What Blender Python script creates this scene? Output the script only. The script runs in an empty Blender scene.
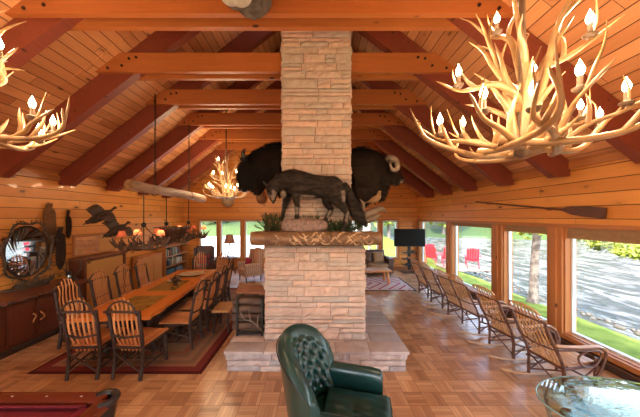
import bpy, bmesh, math, random
from mathutils import Vector, Matrix, noise
from math import sin, cos, pi, radians as R
V = Vector
COL = bpy.context.scene.collection
rng = random.Random(7)
UP = V((0, 0, 1))

# ------------------------------------------------------------------ mesh builder
def smoothpath(pts, n=4):
    P = [V(p) for p in pts]
    if len(P) < 3 or n < 2: return P
    out = []
    for i in range(len(P) - 1):
        p0 = P[i - 1] if i else P[0] * 2 - P[1]
        p1, p2 = P[i], P[i + 1]
        p3 = P[i + 2] if i + 2 < len(P) else P[-1] * 2 - P[-2]
        for k in range(n):
            t = k / n
            out.append(0.5 * ((2 * p1) + (p2 - p0) * t + (2 * p0 - 5 * p1 + 4 * p2 - p3) * t * t + (3 * p1 - p0 - 3 * p2 + p3) * t ** 3))
    out.append(P[-1]); return out

def lerps(vals, n):
    m = len(vals) - 1; o = []
    for i in range(n):
        f = i / (n - 1) * m; k = min(int(f), m - 1); o.append(vals[k] + (vals[k + 1] - vals[k]) * (f - k))
    return o

class MB:
    def __init__(s): s.v = []; s.f = []; s.m = []; s.mi = 0
    def add(s, vs, fs):
        b = len(s.v); s.v += [tuple(x) for x in vs]
        for f in fs: s.f.append(tuple(b + i for i in f)); s.m.append(s.mi)
    def box(s, c, d, rot=None, bev=0):
        hx, hy, hz = d[0] / 2, d[1] / 2, d[2] / 2; c = V(c)
        if bev <= 0:
            vs = [V((x, y, z)) for x in (-hx, hx) for y in (-hy, hy) for z in (-hz, hz)]
            fs = [(0, 1, 3, 2), (4, 6, 7, 5), (0, 4, 5, 1), (2, 3, 7, 6), (0, 2, 6, 4), (1, 5, 7, 3)]
        else:
            b = min(bev, hx * .9, hy * .9, hz * .9)
            bm = bmesh.new(); bmesh.ops.create_cube(bm, size=1)
            for q in bm.verts: q.co = V((q.co.x * d[0], q.co.y * d[1], q.co.z * d[2]))
            bmesh.ops.bevel(bm, geom=bm.edges[:], offset=b, segments=2, affect='EDGES', profile=.6)
            bm.verts.index_update(); vs = [q.co.copy() for q in bm.verts]; fs = [[q.index for q in f.verts] for f in bm.faces]; bm.free()
        if rot is not None: vs = [rot @ q for q in vs]
        s.add([q + c for q in vs], fs); return s
    def bx(s, x0, x1, y0, y1, z0, z1, bev=0):
        return s.box(((x0 + x1) / 2, (y0 + y1) / 2, (z0 + z1) / 2), (abs(x1 - x0), abs(y1 - y0), abs(z1 - z0)), None, bev)
    def bar(s, a, b, w, h, up=UP, bev=0):
        a, b = V(a), V(b); d = b - a; L = d.length; d.normalize()
        sd = d.cross(up)
        if sd.length < 1e-4: sd = d.cross(V((1, 0, 0)))
        sd.normalize(); u = sd.cross(d)
        M = Matrix((sd, d, u)).transposed()
        return s.box((a + b) / 2, (w, L, h), M, bev)
    def tube(s, pts, r, n=8, sm=1, flat=1.0, up=None, cap=True):
        P = smoothpath(pts, sm) if sm > 1 else [V(p) for p in pts]
        rr = lerps(r, len(P)) if isinstance(r, (list, tuple)) else [r] * len(P)
        t0 = (P[1] - P[0]).normalized()
        ref = V(up) if up is not None else (UP if abs(t0.z) < .9 else V((1, 0, 0)))
        sd = t0.cross(ref).normalized(); vs = []
        for i, p in enumerate(P):
            t = (P[min(i + 1, len(P) - 1)] - P[max(i - 1, 0)])
            if t.length < 1e-7: t = t0
            t = t.normalized(); sd = (sd - t * sd.dot(t))
            if sd.length < 1e-5: sd = t.orthogonal()
            sd.normalize(); u = sd.cross(t)
            for k in range(n):
                a = 2 * pi * k / n
                vs.append(p + sd * (cos(a) * rr[i]) + u * (sin(a) * rr[i] * flat))
        fs = [(i * n + k, i * n + (k + 1) % n, (i + 1) * n + (k + 1) % n, (i + 1) * n + k) for i in range(len(P) - 1) for k in range(n)]
        if cap: fs += [tuple(range(n - 1, -1, -1)), tuple((len(P) - 1) * n + k for k in range(n))]
        s.add(vs, fs); return s
    def lathe(s, prof, c=(0, 0, 0), n=20, sy=1.0):
        c = V(c); vs = [c + V((r * cos(2 * pi * k / n), sy * r * sin(2 * pi * k / n), z)) for r, z in prof for k in range(n)]
        fs = [(i * n + k, i * n + (k + 1) % n, (i + 1) * n + (k + 1) % n, (i + 1) * n + k) for i in range(len(prof) - 1) for k in range(n)]
        fs += [tuple(range(n - 1, -1, -1)), tuple((len(prof) - 1) * n + k for k in range(n))]
        s.add(vs, fs); return s
    def ell(s, c, r, rot=None, n=14, m=9):
        c = V(c); vs = []; 
        for j in range(1, m):
            a = pi * j / m
            for k in range(n):
                b = 2 * pi * k / n; q = V((r[0] * sin(a) * cos(b), r[1] * sin(a) * sin(b), r[2] * cos(a)))
                vs.append((rot @ q if rot else q) + c)
        t = V((0, 0, r[2])); t = rot @ t if rot else t
        vs += [c + t, c - t]; T = len(vs) - 2
        fs = [(j * n + k, (j + 1) * n + k, (j + 1) * n + (k + 1) % n, j * n + (k + 1) % n) for j in range(m - 2) for k in range(n)]
        fs += [(T, k, (k + 1) % n) for k in range(n)] + [(T + 1, (m - 2) * n + (k + 1) % n, (m - 2) * n + k) for k in range(n)]
        s.add(vs, fs); return s
    def prism(s, pts, d, rot=None):
        """closed outline pts (3D) extruded by vector d"""
        P = [V(p) for p in pts]; n = len(P); d = V(d)
        s.add(P + [p + d for p in P], [tuple(range(n - 1, -1, -1)), tuple(range(n, 2 * n))] + [(k, (k + 1) % n, n + (k + 1) % n, n + k) for k in range(n)]); return s
    def grid(s, fn, nu, nv, closeu=False):
        vs = [fn(i / (nu if closeu else nu - 1), j / (nv - 1)) for i in range(nu) for j in range(nv)]
        fs = []
        for i in range(nu if closeu else nu - 1):
            for j in range(nv - 1):
                a = i * nv + j; b = ((i + 1) % nu) * nv + j; fs.append((a, b, b + 1, a + 1))
        s.add(vs, fs); return s
    def xf(s, M):
        s.v = [tuple(M @ V(p)) for p in s.v]; return s
    def mesh(s, name, mats, smooth=None):
        me = bpy.data.meshes.new(name); me.from_pydata(s.v, [], s.f)
        mats = mats if isinstance(mats, (list, tuple)) else [mats]
        for m in mats: me.materials.append(m)
        if len(mats) > 1: me.polygons.foreach_set('material_index', s.m)
        bm = bmesh.new(); bm.from_mesh(me); bmesh.ops.recalc_face_normals(bm, faces=bm.faces[:]); bm.to_mesh(me); bm.free()
        if smooth is not None:
            me.polygons.foreach_set('use_smooth', [True] * len(me.polygons))
            if smooth > 0: me.set_sharp_from_angle(angle=R(smooth))
        return me
    def build(s, name, mats, parent=None, smooth=None, loc=None):
        o = bpy.data.objects.new(name, s.mesh(name, mats, smooth)); COL.objects.link(o)
        if parent is not None: o.parent = parent
        if loc is not None: o.location = loc
        return o

def voxel(mb, size, iters=3, fac=.6):
    """fuse overlapping shapes into one continuous skin"""
    me = bpy.data.meshes.new('tmp'); me.from_pydata(mb.v, [], mb.f)
    o = bpy.data.objects.new('tmp', me); COL.objects.link(o)
    md = o.modifiers.new('r', 'REMESH'); md.mode = 'VOXEL'; md.voxel_size = size
    if iters:
        sm = o.modifiers.new('s', 'SMOOTH'); sm.factor = fac; sm.iterations = iters
    dg = bpy.context.evaluated_depsgraph_get(); ev = o.evaluated_get(dg); m2 = bpy.data.meshes.new_from_object(ev)
    out = MB(); out.v = [tuple(v.co) for v in m2.vertices]; out.f = [tuple(p.vertices) for p in m2.polygons]; out.m = [0] * len(out.f)
    bpy.data.objects.remove(o); bpy.data.meshes.remove(me); bpy.data.meshes.remove(m2)
    return out

def wobble(mb, amp, freq, seed=0):
    o = []
    for p in mb.v:
        q = V(p); d = noise.noise_vector(q * freq + V((seed, seed * 2, 3))); o.append(tuple(q + d * amp))
    mb.v = o; return mb

def tufts(mb, count, length, width, comb, mi=0, seed=1, jit=.5, lift=.35, sel=None):
    """short hair locks on the surface, added to the same mesh"""
    r = random.Random(seed); tri = []; cum = []; t = 0
    for f in mb.f:
        a, b, c = V(mb.v[f[0]]), V(mb.v[f[1]]), V(mb.v[f[2]])
        ar = (b - a).cross(c - a).length * (2 if len(f) == 4 else 1)
        if ar <= 0: continue
        t += ar; tri.append(f); cum.append(t)
    import bisect
    vs = []; fs = []
    for _ in range(count):
        f = tri[min(bisect.bisect(cum, r.random() * t), len(tri) - 1)]
        P = [V(mb.v[i]) for i in f]; w = [r.random() for _ in P]; sw = sum(w)
        p = sum((q * (x / sw) for q, x in zip(P, w)), V((0, 0, 0)))
        n = (P[1] - P[0]).cross(P[2] - P[0]).normalized()
        if sel and not sel(p): continue
        d = comb(p) if callable(comb) else V(comb)
        d = d + V((r.uniform(-1, 1), r.uniform(-1, 1), r.uniform(-1, 1))) * jit
        d = (d - n * d.dot(n)).normalized() + n * lift
        sd = n.cross(d).normalized() * width * r.uniform(.6, 1.2); L = length * r.uniform(.6, 1.3)
        b = len(vs); vs += [p - sd - n * .003, p + sd - n * .003, p + d * L]; fs.append((b, b + 1, b + 2))
    old = mb.mi; mb.mi = mi; mb.add(vs, fs); mb.mi = old
    return mb

# ------------------------------------------------------------------ objects
def tag(o, label=None, cat=None, group=None, kind=None):
    if label: o['label'] = label
    if cat: o['category'] = cat
    if group: o['group'] = group
    if kind: o['kind'] = kind
    return o
def thing(name, label, cat, loc=(0, 0, 0), rz=0, group=None):
    o = bpy.data.objects.new(name, None); COL.objects.link(o); o.empty_display_size = .1
    o.location = loc; o.rotation_euler = (0, 0, rz); return tag(o, label, cat, group)
def struct(name, mb, mats, smooth=None, parent=None):
    o = mb.build(name, mats, parent, smooth)
    if parent is None: o['kind'] = 'structure'
    return o
KIDS = {}
def index_kids():
    KIDS.clear()
    for o in bpy.data.objects:
        if o.parent is not None: KIDS.setdefault(o.parent.name, []).append(o)
def dup(root, loc, rz, label, group=None, scale=None):
    index_kids()
    def cp(o, par):
        c = o.copy(); COL.objects.link(c)
        if par is not None:
            c.parent = par
        for ch in KIDS.get(o.name, []): cp(ch, c)
        return c
    c = cp(root, None); c.location = loc; c.rotation_euler = (0, 0, rz); c['label'] = label
    if scale: c.scale = (scale,) * 3
    if group: c['group'] = group
    return c

# ------------------------------------------------------------------ materials
class NT:
    def __init__(s, name):
        s.mat = bpy.data.materials.new(name); s.mat.use_nodes = True; s.t = s.mat.node_tree
        s.b = s.t.nodes['Principled BSDF']; s.out = s.t.nodes['Material Output']
    def n(s, typ, **kw):
        nd = s.t.nodes.new(typ)
        for k, v in kw.items():
            if k.startswith('i_'):
                k = k[2:]; k = int(k) if k.isdigit() else k.replace('_', ' ')
                s.set(nd.inputs[k], v)
            else: setattr(nd, k, v)
        return nd
    def set(s, sock, v):
        if isinstance(v, bpy.types.NodeSocket): s.t.links.new(v, sock)
        elif isinstance(v, (tuple, list)) and len(v) == 3 and sock.type == 'RGBA': sock.default_value = (*v, 1)
        else: sock.default_value = v
    def m(s, op, a, b=None, c=None):
        nd = s.t.nodes.new('ShaderNodeMath'); nd.operation = op; s.set(nd.inputs[0], a)
        if b is not None: s.set(nd.inputs[1], b)
        if c is not None: s.set(nd.inputs[2], c)
        return nd.outputs[0]
    def mix(s, f, a, b, blend='MIX'):
        nd = s.t.nodes.new('ShaderNodeMix'); nd.data_type = 'RGBA'; nd.blend_type = blend
        s.set(nd.inputs[0], f); s.set(nd.inputs[6], a); s.set(nd.inputs[7], b); return nd.outputs[2]
    def ramp(s, f, stops):
        nd = s.t.nodes.new('ShaderNodeValToRGB'); s.set(nd.inputs[0], f); e = nd.color_ramp.elements
        while len(e) < len(stops): e.new(.5)
        for q, (p, c) in zip(e, stops): q.position = p; q.color = (*c, 1) if len(c) == 3 else c
        return nd.outputs[0]
    def vec(s, x, y, z):
        nd = s.t.nodes.new('ShaderNodeCombineXYZ')
        for i, q in enumerate((x, y, z)): s.set(nd.inputs[i], q)
        return nd.outputs[0]
    def obj(s):
        tc = s.n('ShaderNodeTexCoord'); sp = s.n('ShaderNodeSeparateXYZ', i_0=tc.outputs['Object'])
        s.co = tc.outputs['Object']; return sp.outputs
    def noise(s, vec, scale, detail=3, rough=.55, dist=0):
        nd = s.n('ShaderNodeTexNoise', i_Vector=vec, i_Scale=scale, i_Detail=detail, i_Roughness=rough, i_Distortion=dist); return nd.outputs[0]
    def wn(s, vec):
        nd = s.n('ShaderNodeTexWhiteNoise', i_Vector=vec); return nd.outputs[0]
    def bump(s, h, strength=.3, dist=.01):
        nd = s.n('ShaderNodeBump', i_Height=h, i_Strength=strength, i_Distance=dist); s.set(s.b.inputs['Normal'], nd.outputs[0])
    def fin(s, col=None, rough=None, metal=None, spec=None, coat=None, sheen=None):
        for k, v in (('Base Color', col), ('Roughness', rough), ('Metallic', metal), ('Specular IOR Level', spec), ('Coat Weight', coat), ('Sheen Weight', sheen)):
            if v is not None: s.set(s.b.inputs[k], v)
        return s.mat

def plain(name, c, rough=.5, metal=0, c2=None, scale=8, bump=0, bscale=None, spec=.5, coat=0, stretch=(1, 1, 1), dist=.01, detail=4):
    t = NT(name); t.obj(); v = t.co
    if stretch != (1, 1, 1):
        v = t.n('ShaderNodeMapping', i_0=v, i_Scale=stretch).outputs[0]
    f = t.noise(v, scale, detail)
    c2 = c2 or tuple(x * .75 for x in c)
    col = t.mix(t.ramp(f, [(.3, (0, 0, 0)), (.7, (1, 1, 1))]), c, c2)
    if bump: t.bump(t.noise(v, bscale or scale * 3, 4), bump, dist)
    return t.fin(col, rough, metal, spec, coat)

def island(name, c1, c2, rough=.5, grain=None, bump=.2, gs=6, dark=None, spec=.4, coat=0):
    """wood / stone whose separate pieces vary in tone"""
    t = NT(name); t.obj(); v = t.co
    if grain: v = t.n('ShaderNodeMapping', i_0=v, i_Scale=grain).outputs[0]
    g = t.n('ShaderNodeNewGeometry').outputs['Random Per Island']
    col = t.mix(g, c1, c2); nz = t.noise(v, gs, 5, .6)
    col = t.mix(t.m('MULTIPLY', t.ramp(nz, [(.35, (0, 0, 0)), (.75, (1, 1, 1))]), .7), col, dark or tuple(x * .55 for x in c1))
    if bump: t.bump(nz, bump, .01)
    return t.fin(col, rough, 0, spec, coat)

def planks(name, across, along, width, length, c1, c2, knot=(.12, .03, .01), rough=.45, slope=1.0, groove=.0055, kn=1.0, coat=.0, gcol=(.06, .02, .008)):
    t = NT(name); xyz = t.obj(); ax = dict(X=xyz[0], Y=xyz[1], Z=xyz[2])
    a = t.m('MULTIPLY', ax[across], slope); b = ax[along]
    ai = t.m('DIVIDE', a, width); i = t.m('FLOOR', ai); f = t.m('FRACT', ai)
    off = t.m('MULTIPLY', t.wn(t.vec(i, 3.7, 0)), length)
    bj = t.m('DIVIDE', t.m('ADD', b, off), length); j = t.m('FLOOR', bj); fj = t.m('FRACT', bj)
    rnd = t.wn(t.vec(i, j, 1.0)); r2 = t.wn(t.vec(j, i, 5.0))
    gv = t.vec(t.m('ADD', t.m('MULTIPLY', a, 22), t.m('MULTIPLY', rnd, 40)), t.m('MULTIPLY', b, 1.6), t.m('MULTIPLY', r2, 30))
    g = t.noise(gv, 1.0, 5, .6, 1.2)
    big = t.noise(t.co, 1.3, 2)
    fac = t.m('ADD', t.m('MULTIPLY', rnd, .65), t.m('ADD', t.m('MULTIPLY', g, .6), t.m('MULTIPLY', t.m('SUBTRACT', big, .5), .5)))
    col = t.mix(fac, c1, c2)
    vo = t.n('ShaderNodeTexVoronoi', i_Vector=t.vec(t.m('ADD', t.m('MULTIPLY', a, 1 / width * .9), t.m('MULTIPLY', t.noise(t.co, 9, 2), .25)), t.m('MULTIPLY', b, 2.2), 0), i_Scale=1.0)
    d = vo.outputs['Distance']; sel = t.n('ShaderNodeSeparateColor', i_0=vo.outputs['Color']).outputs[0]
    kk = t.m('MULTIPLY', t.ramp(d, [(.07, (1, 1, 1)), (.15 * kn, (0, 0, 0))]), t.m('LESS_THAN', sel, .55))
    halo = t.m('MULTIPLY', t.ramp(d, [(.1, (1, 1, 1)), (.34, (0, 0, 0))]), t.m('LESS_THAN', sel, .55))
    col = t.mix(t.m('MULTIPLY', halo, .4), col, tuple(x * .5 for x in c1))
    col = t.mix(kk, col, knot)
    e = t.m('MULTIPLY', t.m('MINIMUM', f, t.m('SUBTRACT', 1.0, f)), width)
    e2 = t.m('MULTIPLY', t.m('MINIMUM', fj, t.m('SUBTRACT', 1.0, fj)), length)
    gr = t.m('MAXIMUM', t.m('LESS_THAN', e, groove), t.m('LESS_THAN', e2, groove * .5))
    col = t.mix(gr, col, gcol)
    h = t.m('ADD', t.ramp(e, [(0, (0, 0, 0)), (groove * 3, (1, 1, 1))]), t.m('MULTIPLY', g, .15))
    t.bump(h, .35, .008)
    return t.fin(col, rough, 0, .4, coat)

def beam_mat(name, c1, c2, along='X', rough=.5, knot=(.05, .012, .004), kd=2.2):
    t = NT(name); xyz = t.obj(); ax = dict(X=xyz[0], Y=xyz[1], Z=xyz[2])
    sc = dict(X=(1.2, 18, 18), Y=(18, 1.2, 18), Z=(18, 18, 1.2))[along]
    v = t.n('ShaderNodeMapping', i_0=t.co, i_Scale=sc).outputs[0]
    g = t.noise(v, 1.0, 5, .6, .8)
    gi = t.n('ShaderNodeNewGeometry').outputs['Random Per Island']
    col = t.mix(t.m('ADD', t.m('MULTIPLY', g, .8), t.m('MULTIPLY', gi, .2)), c1, c2)
    sv = dict(X=(kd, 5.5, 5.5), Y=(5.5, kd, 5.5), Z=(5.5, 5.5, kd))[along]
    vo = t.n('ShaderNodeTexVoronoi', i_Vector=t.n('ShaderNodeMapping', i_0=t.co, i_Scale=sv).outputs[0], i_Scale=1.0)
    sel = t.n('ShaderNodeSeparateColor', i_0=vo.outputs['Color']).outputs[1]
    kk = t.m('MULTIPLY', t.ramp(vo.outputs['Distance'], [(.06, (1, 1, 1)), (.13, (0, 0, 0))]), t.m('LESS_THAN', sel, .5))
    col = t.mix(kk, col, knot); t.bump(g, .25, .006)
    return t.fin(col, rough, 0, .4)

def emit(name, c, s):
    t = NT(name); t.set(t.b.inputs['Emission Color'], c); t.set(t.b.inputs['Emission Strength'], s); return t.fin(c, .5)
def glass_mat(name, tint=(1, 1, 1), rough=0.0, fac=None):
    t = NT(name); tr = t.n('ShaderNodeBsdfTransparent', i_Color=tint); gl = t.n('ShaderNodeBsdfGlossy', i_Roughness=rough)
    lw = t.n('ShaderNodeLayerWeight', i_Blend=.5); mx = t.n('ShaderNodeMixShader')
    t.set(mx.inputs[0], t.m('ADD', t.m('MULTIPLY', t.m('POWER', lw.outputs['Facing'], 4.0), .7), .03 + (fac or 0))); t.t.links.new(tr.outputs[0], mx.inputs[1]); t.t.links.new(gl.outputs[0], mx.inputs[2])
    t.t.links.new(mx.outputs[0], t.out.inputs[0]); return t.mat
SKY = 1.6; SUN = 8.5; EXPO = 0.62
LC = 11.5; LD = 1.5
# ------------------------------------------------------------------ palette
M = {}
M['wall'] = planks('wall_pine', 'Z', 'Y', .205, 3.1, (.82, .36, .085), (.58, .21, .042), rough=.42, coat=.1)
M['wallx'] = planks('wall_pine_end', 'Z', 'X', .205, 3.1, (.80, .33, .07), (.54, .18, .035), rough=.42, coat=.1)
M['deck'] = planks('deck_pine', 'X', 'Y', .165, 2.9, (.76, .36, .16), (.40, .145, .055), slope=1.26, rough=.5)
M['rafter'] = beam_mat('rafter_wood', (.27, .06, .03), (.12, .024, .014), 'Y', rough=.42)
M['tie'] = beam_mat('tie_wood', (.50, .16, .042), (.27, .07, .02), 'X', rough=.4)
M['post'] = beam_mat('post_wood', (.55, .22, .07), (.36, .12, .035), 'Z', rough=.38)
M['rail'] = beam_mat('rail_wood', (.52, .20, .06), (.33, .11, .03), 'Y', rough=.35)
M['vinyl'] = plain('window_vinyl', (.72, .8, .83), .35, c2=(.66, .74, .78))
M['glass'] = glass_mat('window_glass')
M['stone'] = None
def parquet():
    t = NT('parquet'); xyz = t.obj(); S = .2286
    a = t.m('DIVIDE', xyz[0], S); b = t.m('DIVIDE', xyz[1], S)
    i = t.m('FLOOR', a); j = t.m('FLOOR', b); fa = t.m('FRACT', a); fb = t.m('FRACT', b)
    par = t.m('FLOORED_MODULO', t.m('ADD', i, j), 2.0)
    ac = t.m('ADD', t.m('MULTIPLY', fa, par), t.m('MULTIPLY', fb, t.m('SUBTRACT', 1.0, par)))
    al = t.m('ADD', t.m('MULTIPLY', fb, par), t.m('MULTIPLY', fa, t.m('SUBTRACT', 1.0, par)))
    sl = t.m('FLOOR', t.m('MULTIPLY', ac, 5.0)); fs = t.m('FRACT', t.m('MULTIPLY', ac, 5.0))
    rb = t.wn(t.vec(i, j, 2.0)); rs = t.wn(t.vec(t.m('ADD', t.m('MULTIPLY', i, 7.0), sl), j, 9.0))
    g = t.noise(t.vec(t.m('ADD', t.m('MULTIPLY', ac, 14), t.m('MULTIPLY', rs, 50)), t.m('MULTIPLY', al, 1.3), t.m('MULTIPLY', rb, 30)), 1.0, 4, .6)
    big = t.noise(t.co, .55, 2)
    f = t.m('ADD', t.m('ADD', t.m('MULTIPLY', rb, .4), t.m('MULTIPLY', rs, .3)), t.m('ADD', t.m('MULTIPLY', g, .25), t.m('MULTIPLY', t.m('SUBTRACT', big, .5), .3)))
    col = t.ramp(f, [(.12, (.72, .42, .205)), (.5, (.50, .25, .11)), (.88, (.25, .11, .045))])
    eb = t.m('MINIMUM', t.m('MINIMUM', fa, t.m('SUBTRACT', 1.0, fa)), t.m('MINIMUM', fb, t.m('SUBTRACT', 1.0, fb)))
    es = t.m('MINIMUM', fs, t.m('SUBTRACT', 1.0, fs))
    line = t.m('MAXIMUM', t.m('MULTIPLY', t.m('LESS_THAN', eb, .012), .7), t.m('MULTIPLY', t.m('LESS_THAN', es, .05), .3))
    col = t.mix(line, col, (.07, .025, .012))
    t.bump(t.m('SUBTRACT', t.m('MULTIPLY', g, .2), line), .12, .003)
    t.b.inputs['Coat Roughness'].default_value = .22
    return t.fin(col, t.m('ADD', .30, t.m('MULTIPLY', rs, .12)), 0, .5, .5)
M['parquet'] = parquet()
M['stone_face'] = island('buff_stone', (.67, .46, .36), (.46, .40, .35), .8, bump=1.0, gs=8, dark=(.38, .27, .21))
M['mortar'] = plain('mortar', (.34, .25, .19), .9, c2=(.24, .17, .13), scale=20, bump=.4)
M['hearth_stone'] = island('hearth_stone', (.66, .52, .45), (.30, .32, .35), .55, bump=.5, gs=7, dark=(.3, .22, .2))
M['iron'] = plain('black_iron', (.018, .016, .015), .45, .6, c2=(.03, .025, .02), scale=20, bump=.1)
M['chain'] = plain('dark_chain', (.05, .04, .03), .4, .8)
M['antler'] = plain('antler', (.47, .28, .125), .4, c2=(.24, .12, .05), scale=6, bump=.25, bscale=40, coat=.2)
M['antler_dark'] = plain('antler_brown', (.035, .018, .011), .45, c2=(.10, .05, .028), scale=8, bump=.3, bscale=40)
M['bark'] = plain('hickory_bark', (.045, .020, .013), .6, c2=(.03, .014, .01), scale=14, bump=.5, bscale=50)
M['bark_red'] = plain('rocker_bark', (.16, .062, .033), .5, c2=(.07, .028, .018), scale=12, bump=.4, bscale=40)
M['slat'] = island('oak_slat', (.72, .30, .10), (.50, .17, .05), .35, grain=(20, 20, 2), bump=.1, gs=1.5, coat=.2)
M['slat_tan'] = island('tan_slat', (.68, .38, .17), (.50, .25, .10), .35, grain=(20, 20, 2), bump=.1, gs=1.5, coat=.2)
M['leather_green'] = plain('green_leather', (.004, .028, .024), .3, c2=(.008, .048, .040), scale=5, bump=.2, bscale=120, spec=.6, coat=.25, dist=.002)
M['brown_leather'] = plain('brown_leather', (.05, .018, .012), .35, c2=(.09, .035, .02), scale=6, bump=.2, bscale=60)
M['black'] = plain('black_plastic', (.012, .012, .013), .35)
M['screen'] = plain('tv_screen', (.004, .004, .005), .5, spec=.15)
M['lamp_on'] = emit('candle_bulb_glow', (1, .74, .42), 32)
M['candle'] = plain('candle_sleeve', (.20, .12, .07), .5, c2=(.1, .06, .04))

LX, RX, FY, BY, CX = -5.7, 4.4, 10.6, -3.4, -.65
EYE = 2.3
HW = RX - CX            # 5.05
def roof_z(x): return EYE + .67 + .48 + .766 * (4.78 - abs(x - CX))
WZ = roof_z(RX)

mb = MB(); mb.bx(LX - .2, RX + .2, BY - .2, FY + .2, -.12, 0); struct('floor', mb, M['parquet'])
# ceiling: two pitched decks with thickness
mb = MB()
for s in (-1, 1):
    xe = CX + s * (HW + .25); xc = -.63 if s < 0 else .66
    for xi, ya, yb in ((CX, BY - .2, 4.0), (xc, 4.0, 5.4), (CX, 5.4, FY + .2)):
        mb.prism([(xi, ya, roof_z(xi)), (xe, ya, roof_z(xe)), (xe, ya, roof_z(xe) + .1), (xi, ya, roof_z(xi) + .1)], (0, yb - ya, 0))
struct('ceiling', mb, M['deck'])
# gable walls
def gable(mb, y0, y1, holes=()):
    """wall slab with rectangular openings, cut as columns"""
    xs = sorted({LX, RX, CX} | {h[0] for h in holes} | {h[1] for h in holes})
    for a, b in zip(xs, xs[1:]):
        hs = [h for h in holes if h[0] <= a + 1e-6 and h[1] >= b - 1e-6]
        zt = (roof_z(a) - .0, roof_z(b) - .0); z0 = 0
        if hs:
            mb.bx(a, b, y0, y1, 0, hs[0][2]); z0 = hs[0][3]
        mb.prism([(a, y0, z0), (b, y0, z0), (b, y0, zt[1]), (a, y0, zt[0])], (0, y1 - y0, 0))
FWIN = [(-5.02, -4.27), (-4.12, -3.24), (-3.06, -2.2), (1.5, 2.72), (2.9, 3.55)]
FZ0, FZ1 = .48, 2.10
mb = MB(); gable(mb, FY, FY + .2, [(a, b, FZ0, FZ1) for a, b in FWIN]); struct('wall_far', mb, M['wallx'])
BACK_FILL_WIN = [(-5.4, -3.2), (-3.0, -.8), (-.5, 1.7), (1.9, 4.1)]  # unseen openings behind the camera, added to bring in more daylight
mb = MB(); gable(mb, BY - .2, BY, [(a, b, .3, 3.0) for a, b in BACK_FILL_WIN]); struct('wall_back', mb, M['wallx'])
mb = MB(); mb.bx(LX - .2, LX, BY, FY, 0, WZ); struct('wall_left', mb, M['wall'])
RWIN = [(.1, 2.0), (2.38, 4.32), (4.62, 5.72), (6.08, 7.88), (8.2, 10.3)]
RZ0, RZ1 = .235, 2.10
mb = MB(); ys = [BY] + [y for w in RWIN for y in w] + [FY]
mb.bx(RX, RX + .2, BY, FY, RZ1, WZ); mb.bx(RX, RX + .2, BY, FY, 0, RZ0)
for a, b in zip(ys[::2], ys[1::2]): mb.bx(RX, RX + .2, a, b, RZ0, RZ1)
struct('wall_right', mb, M['wall'])
n = 0
for (a, b) in RWIN:
    n += 1; w = MB()
    # vinyl frame recessed in the opening
    x0, x1 = RX + .09, RX + .15; t = .04
    for q in ((a, a + t, RZ0, RZ1), (b - t, b, RZ0, RZ1)): w.bx(x0, x1, *q)
    w.bx(x0, x1, a + t, b - t, RZ0, RZ0 + t); w.bx(x0, x1, a + t, b - t, RZ1 - t, RZ1)
    fr = struct('window_%d' % n, w, M['vinyl'])
    g = MB(); g.bx(RX + .118, RX + .122, a + t, b - t, RZ0 + t, RZ1 - t); g.build('glass_pane', M['glass'], fr)
    for q in ((a, a + .014), (b - .014, b)): g = MB(); g.bx(RX - .01, RX + .09, q[0], q[1], RZ0 + .014, RZ1); g.build('jamb_lining', M['post'], fr)
    g = MB(); g.bx(RX - .01, RX + .09, a, b, RZ0, RZ0 + .014); g.build('sill_lining', M['rail'], fr)
for (a, b) in FWIN:
    n += 1; w = MB(); y0, y1 = FY + .06, FY + .12; t = .045
    for q in ((a, a + t), (b - t, b)): w.bx(q[0], q[1], y0, y1, FZ0, FZ1)
    w.bx(a + t, b - t, y0, y1, FZ0, FZ0 + t); w.bx(a + t, b - t, y0, y1, FZ1 - t, FZ1)
    fr = struct('window_%d' % n, w, M['vinyl'])
    g = MB(); g.bx(a + t, b - t, FY + .088, FY + .092, FZ0 + t, FZ1 - t); g.build('glass_pane', M['glass'], fr)
for (a, b) in BACK_FILL_WIN:
    n += 1; w = MB(); y0, y1 = BY - .12, BY - .06; t = .045
    for q in ((a, a + t), (b - t, b)): w.bx(q[0], q[1], y0, y1, .3, 3.0)
    w.bx(a + t, b - t, y0, y1, .3, .3 + t); w.bx(a + t, b - t, y0, y1, 3.0 - t, 3.0)
    fr = struct('window_%d' % n, w, M['vinyl'])  # added fill-light window, out of view
    g = MB(); g.bx(a + t, b - t, BY - .092, BY - .088, .3 + t, 3.0 - t); g.build('glass_pane', M['glass'], fr)
# trims of the right-hand window wall
k = 1
def trim(mb, m=None):
    global k
    struct('trim_%d' % k, mb, m or M['rail']); k += 1
mb = MB(); mb.bx(RX - .035, RX, BY, FY, RZ1, RZ1 + .06, .006); trim(mb)
mb = MB(); mb.bx(RX - .07, RX, BY, FY, RZ0 - .075, RZ0, .01); trim(mb)
for a, b in zip(ys[2::2], ys[3::2]):
    mb = MB(); c = (a + b) / 2
    if b - a > .5: b = a + .12
    mb.bx(RX - .05, RX, a + .01, b - .01, RZ0, RZ1, .008)
    mb.bx(RX - .075, RX - .04, c - .06, c + .06, RZ0, RZ1, .008) if b - a > .25 else None
    trim(mb, M['post'])
mb = MB()
for (a, b) in FWIN:
    for q in ((a - .07, a), (b, b + .07)): mb.bx(q[0], q[1], FY - .03, FY, FZ0 - .07, FZ1 + .08)
    mb.bx(a, b, FY - .03, FY, FZ1, FZ1 + .08); mb.bx(a, b, FY - .05, FY, FZ0 - .07, FZ0)
trim(mb, M['rail'])
mb = MB(); mb.bx(LX, LX + .02, BY, 3.2, 0, .12); struct('baseboard_left', mb, M['rail'])
mb = MB(); mb.bx(LX, RX, FY - .02, FY, 0, .12); struct('baseboard_far', mb, M['rail'])
mb = MB(); mb.prism([(RX, BY, WZ - .13), (RX - .05, BY, WZ - .13), (RX - .05, BY, WZ - .01), (RX, BY, WZ - .05)], (0, FY - BY, 0)); trim(mb)
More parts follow.
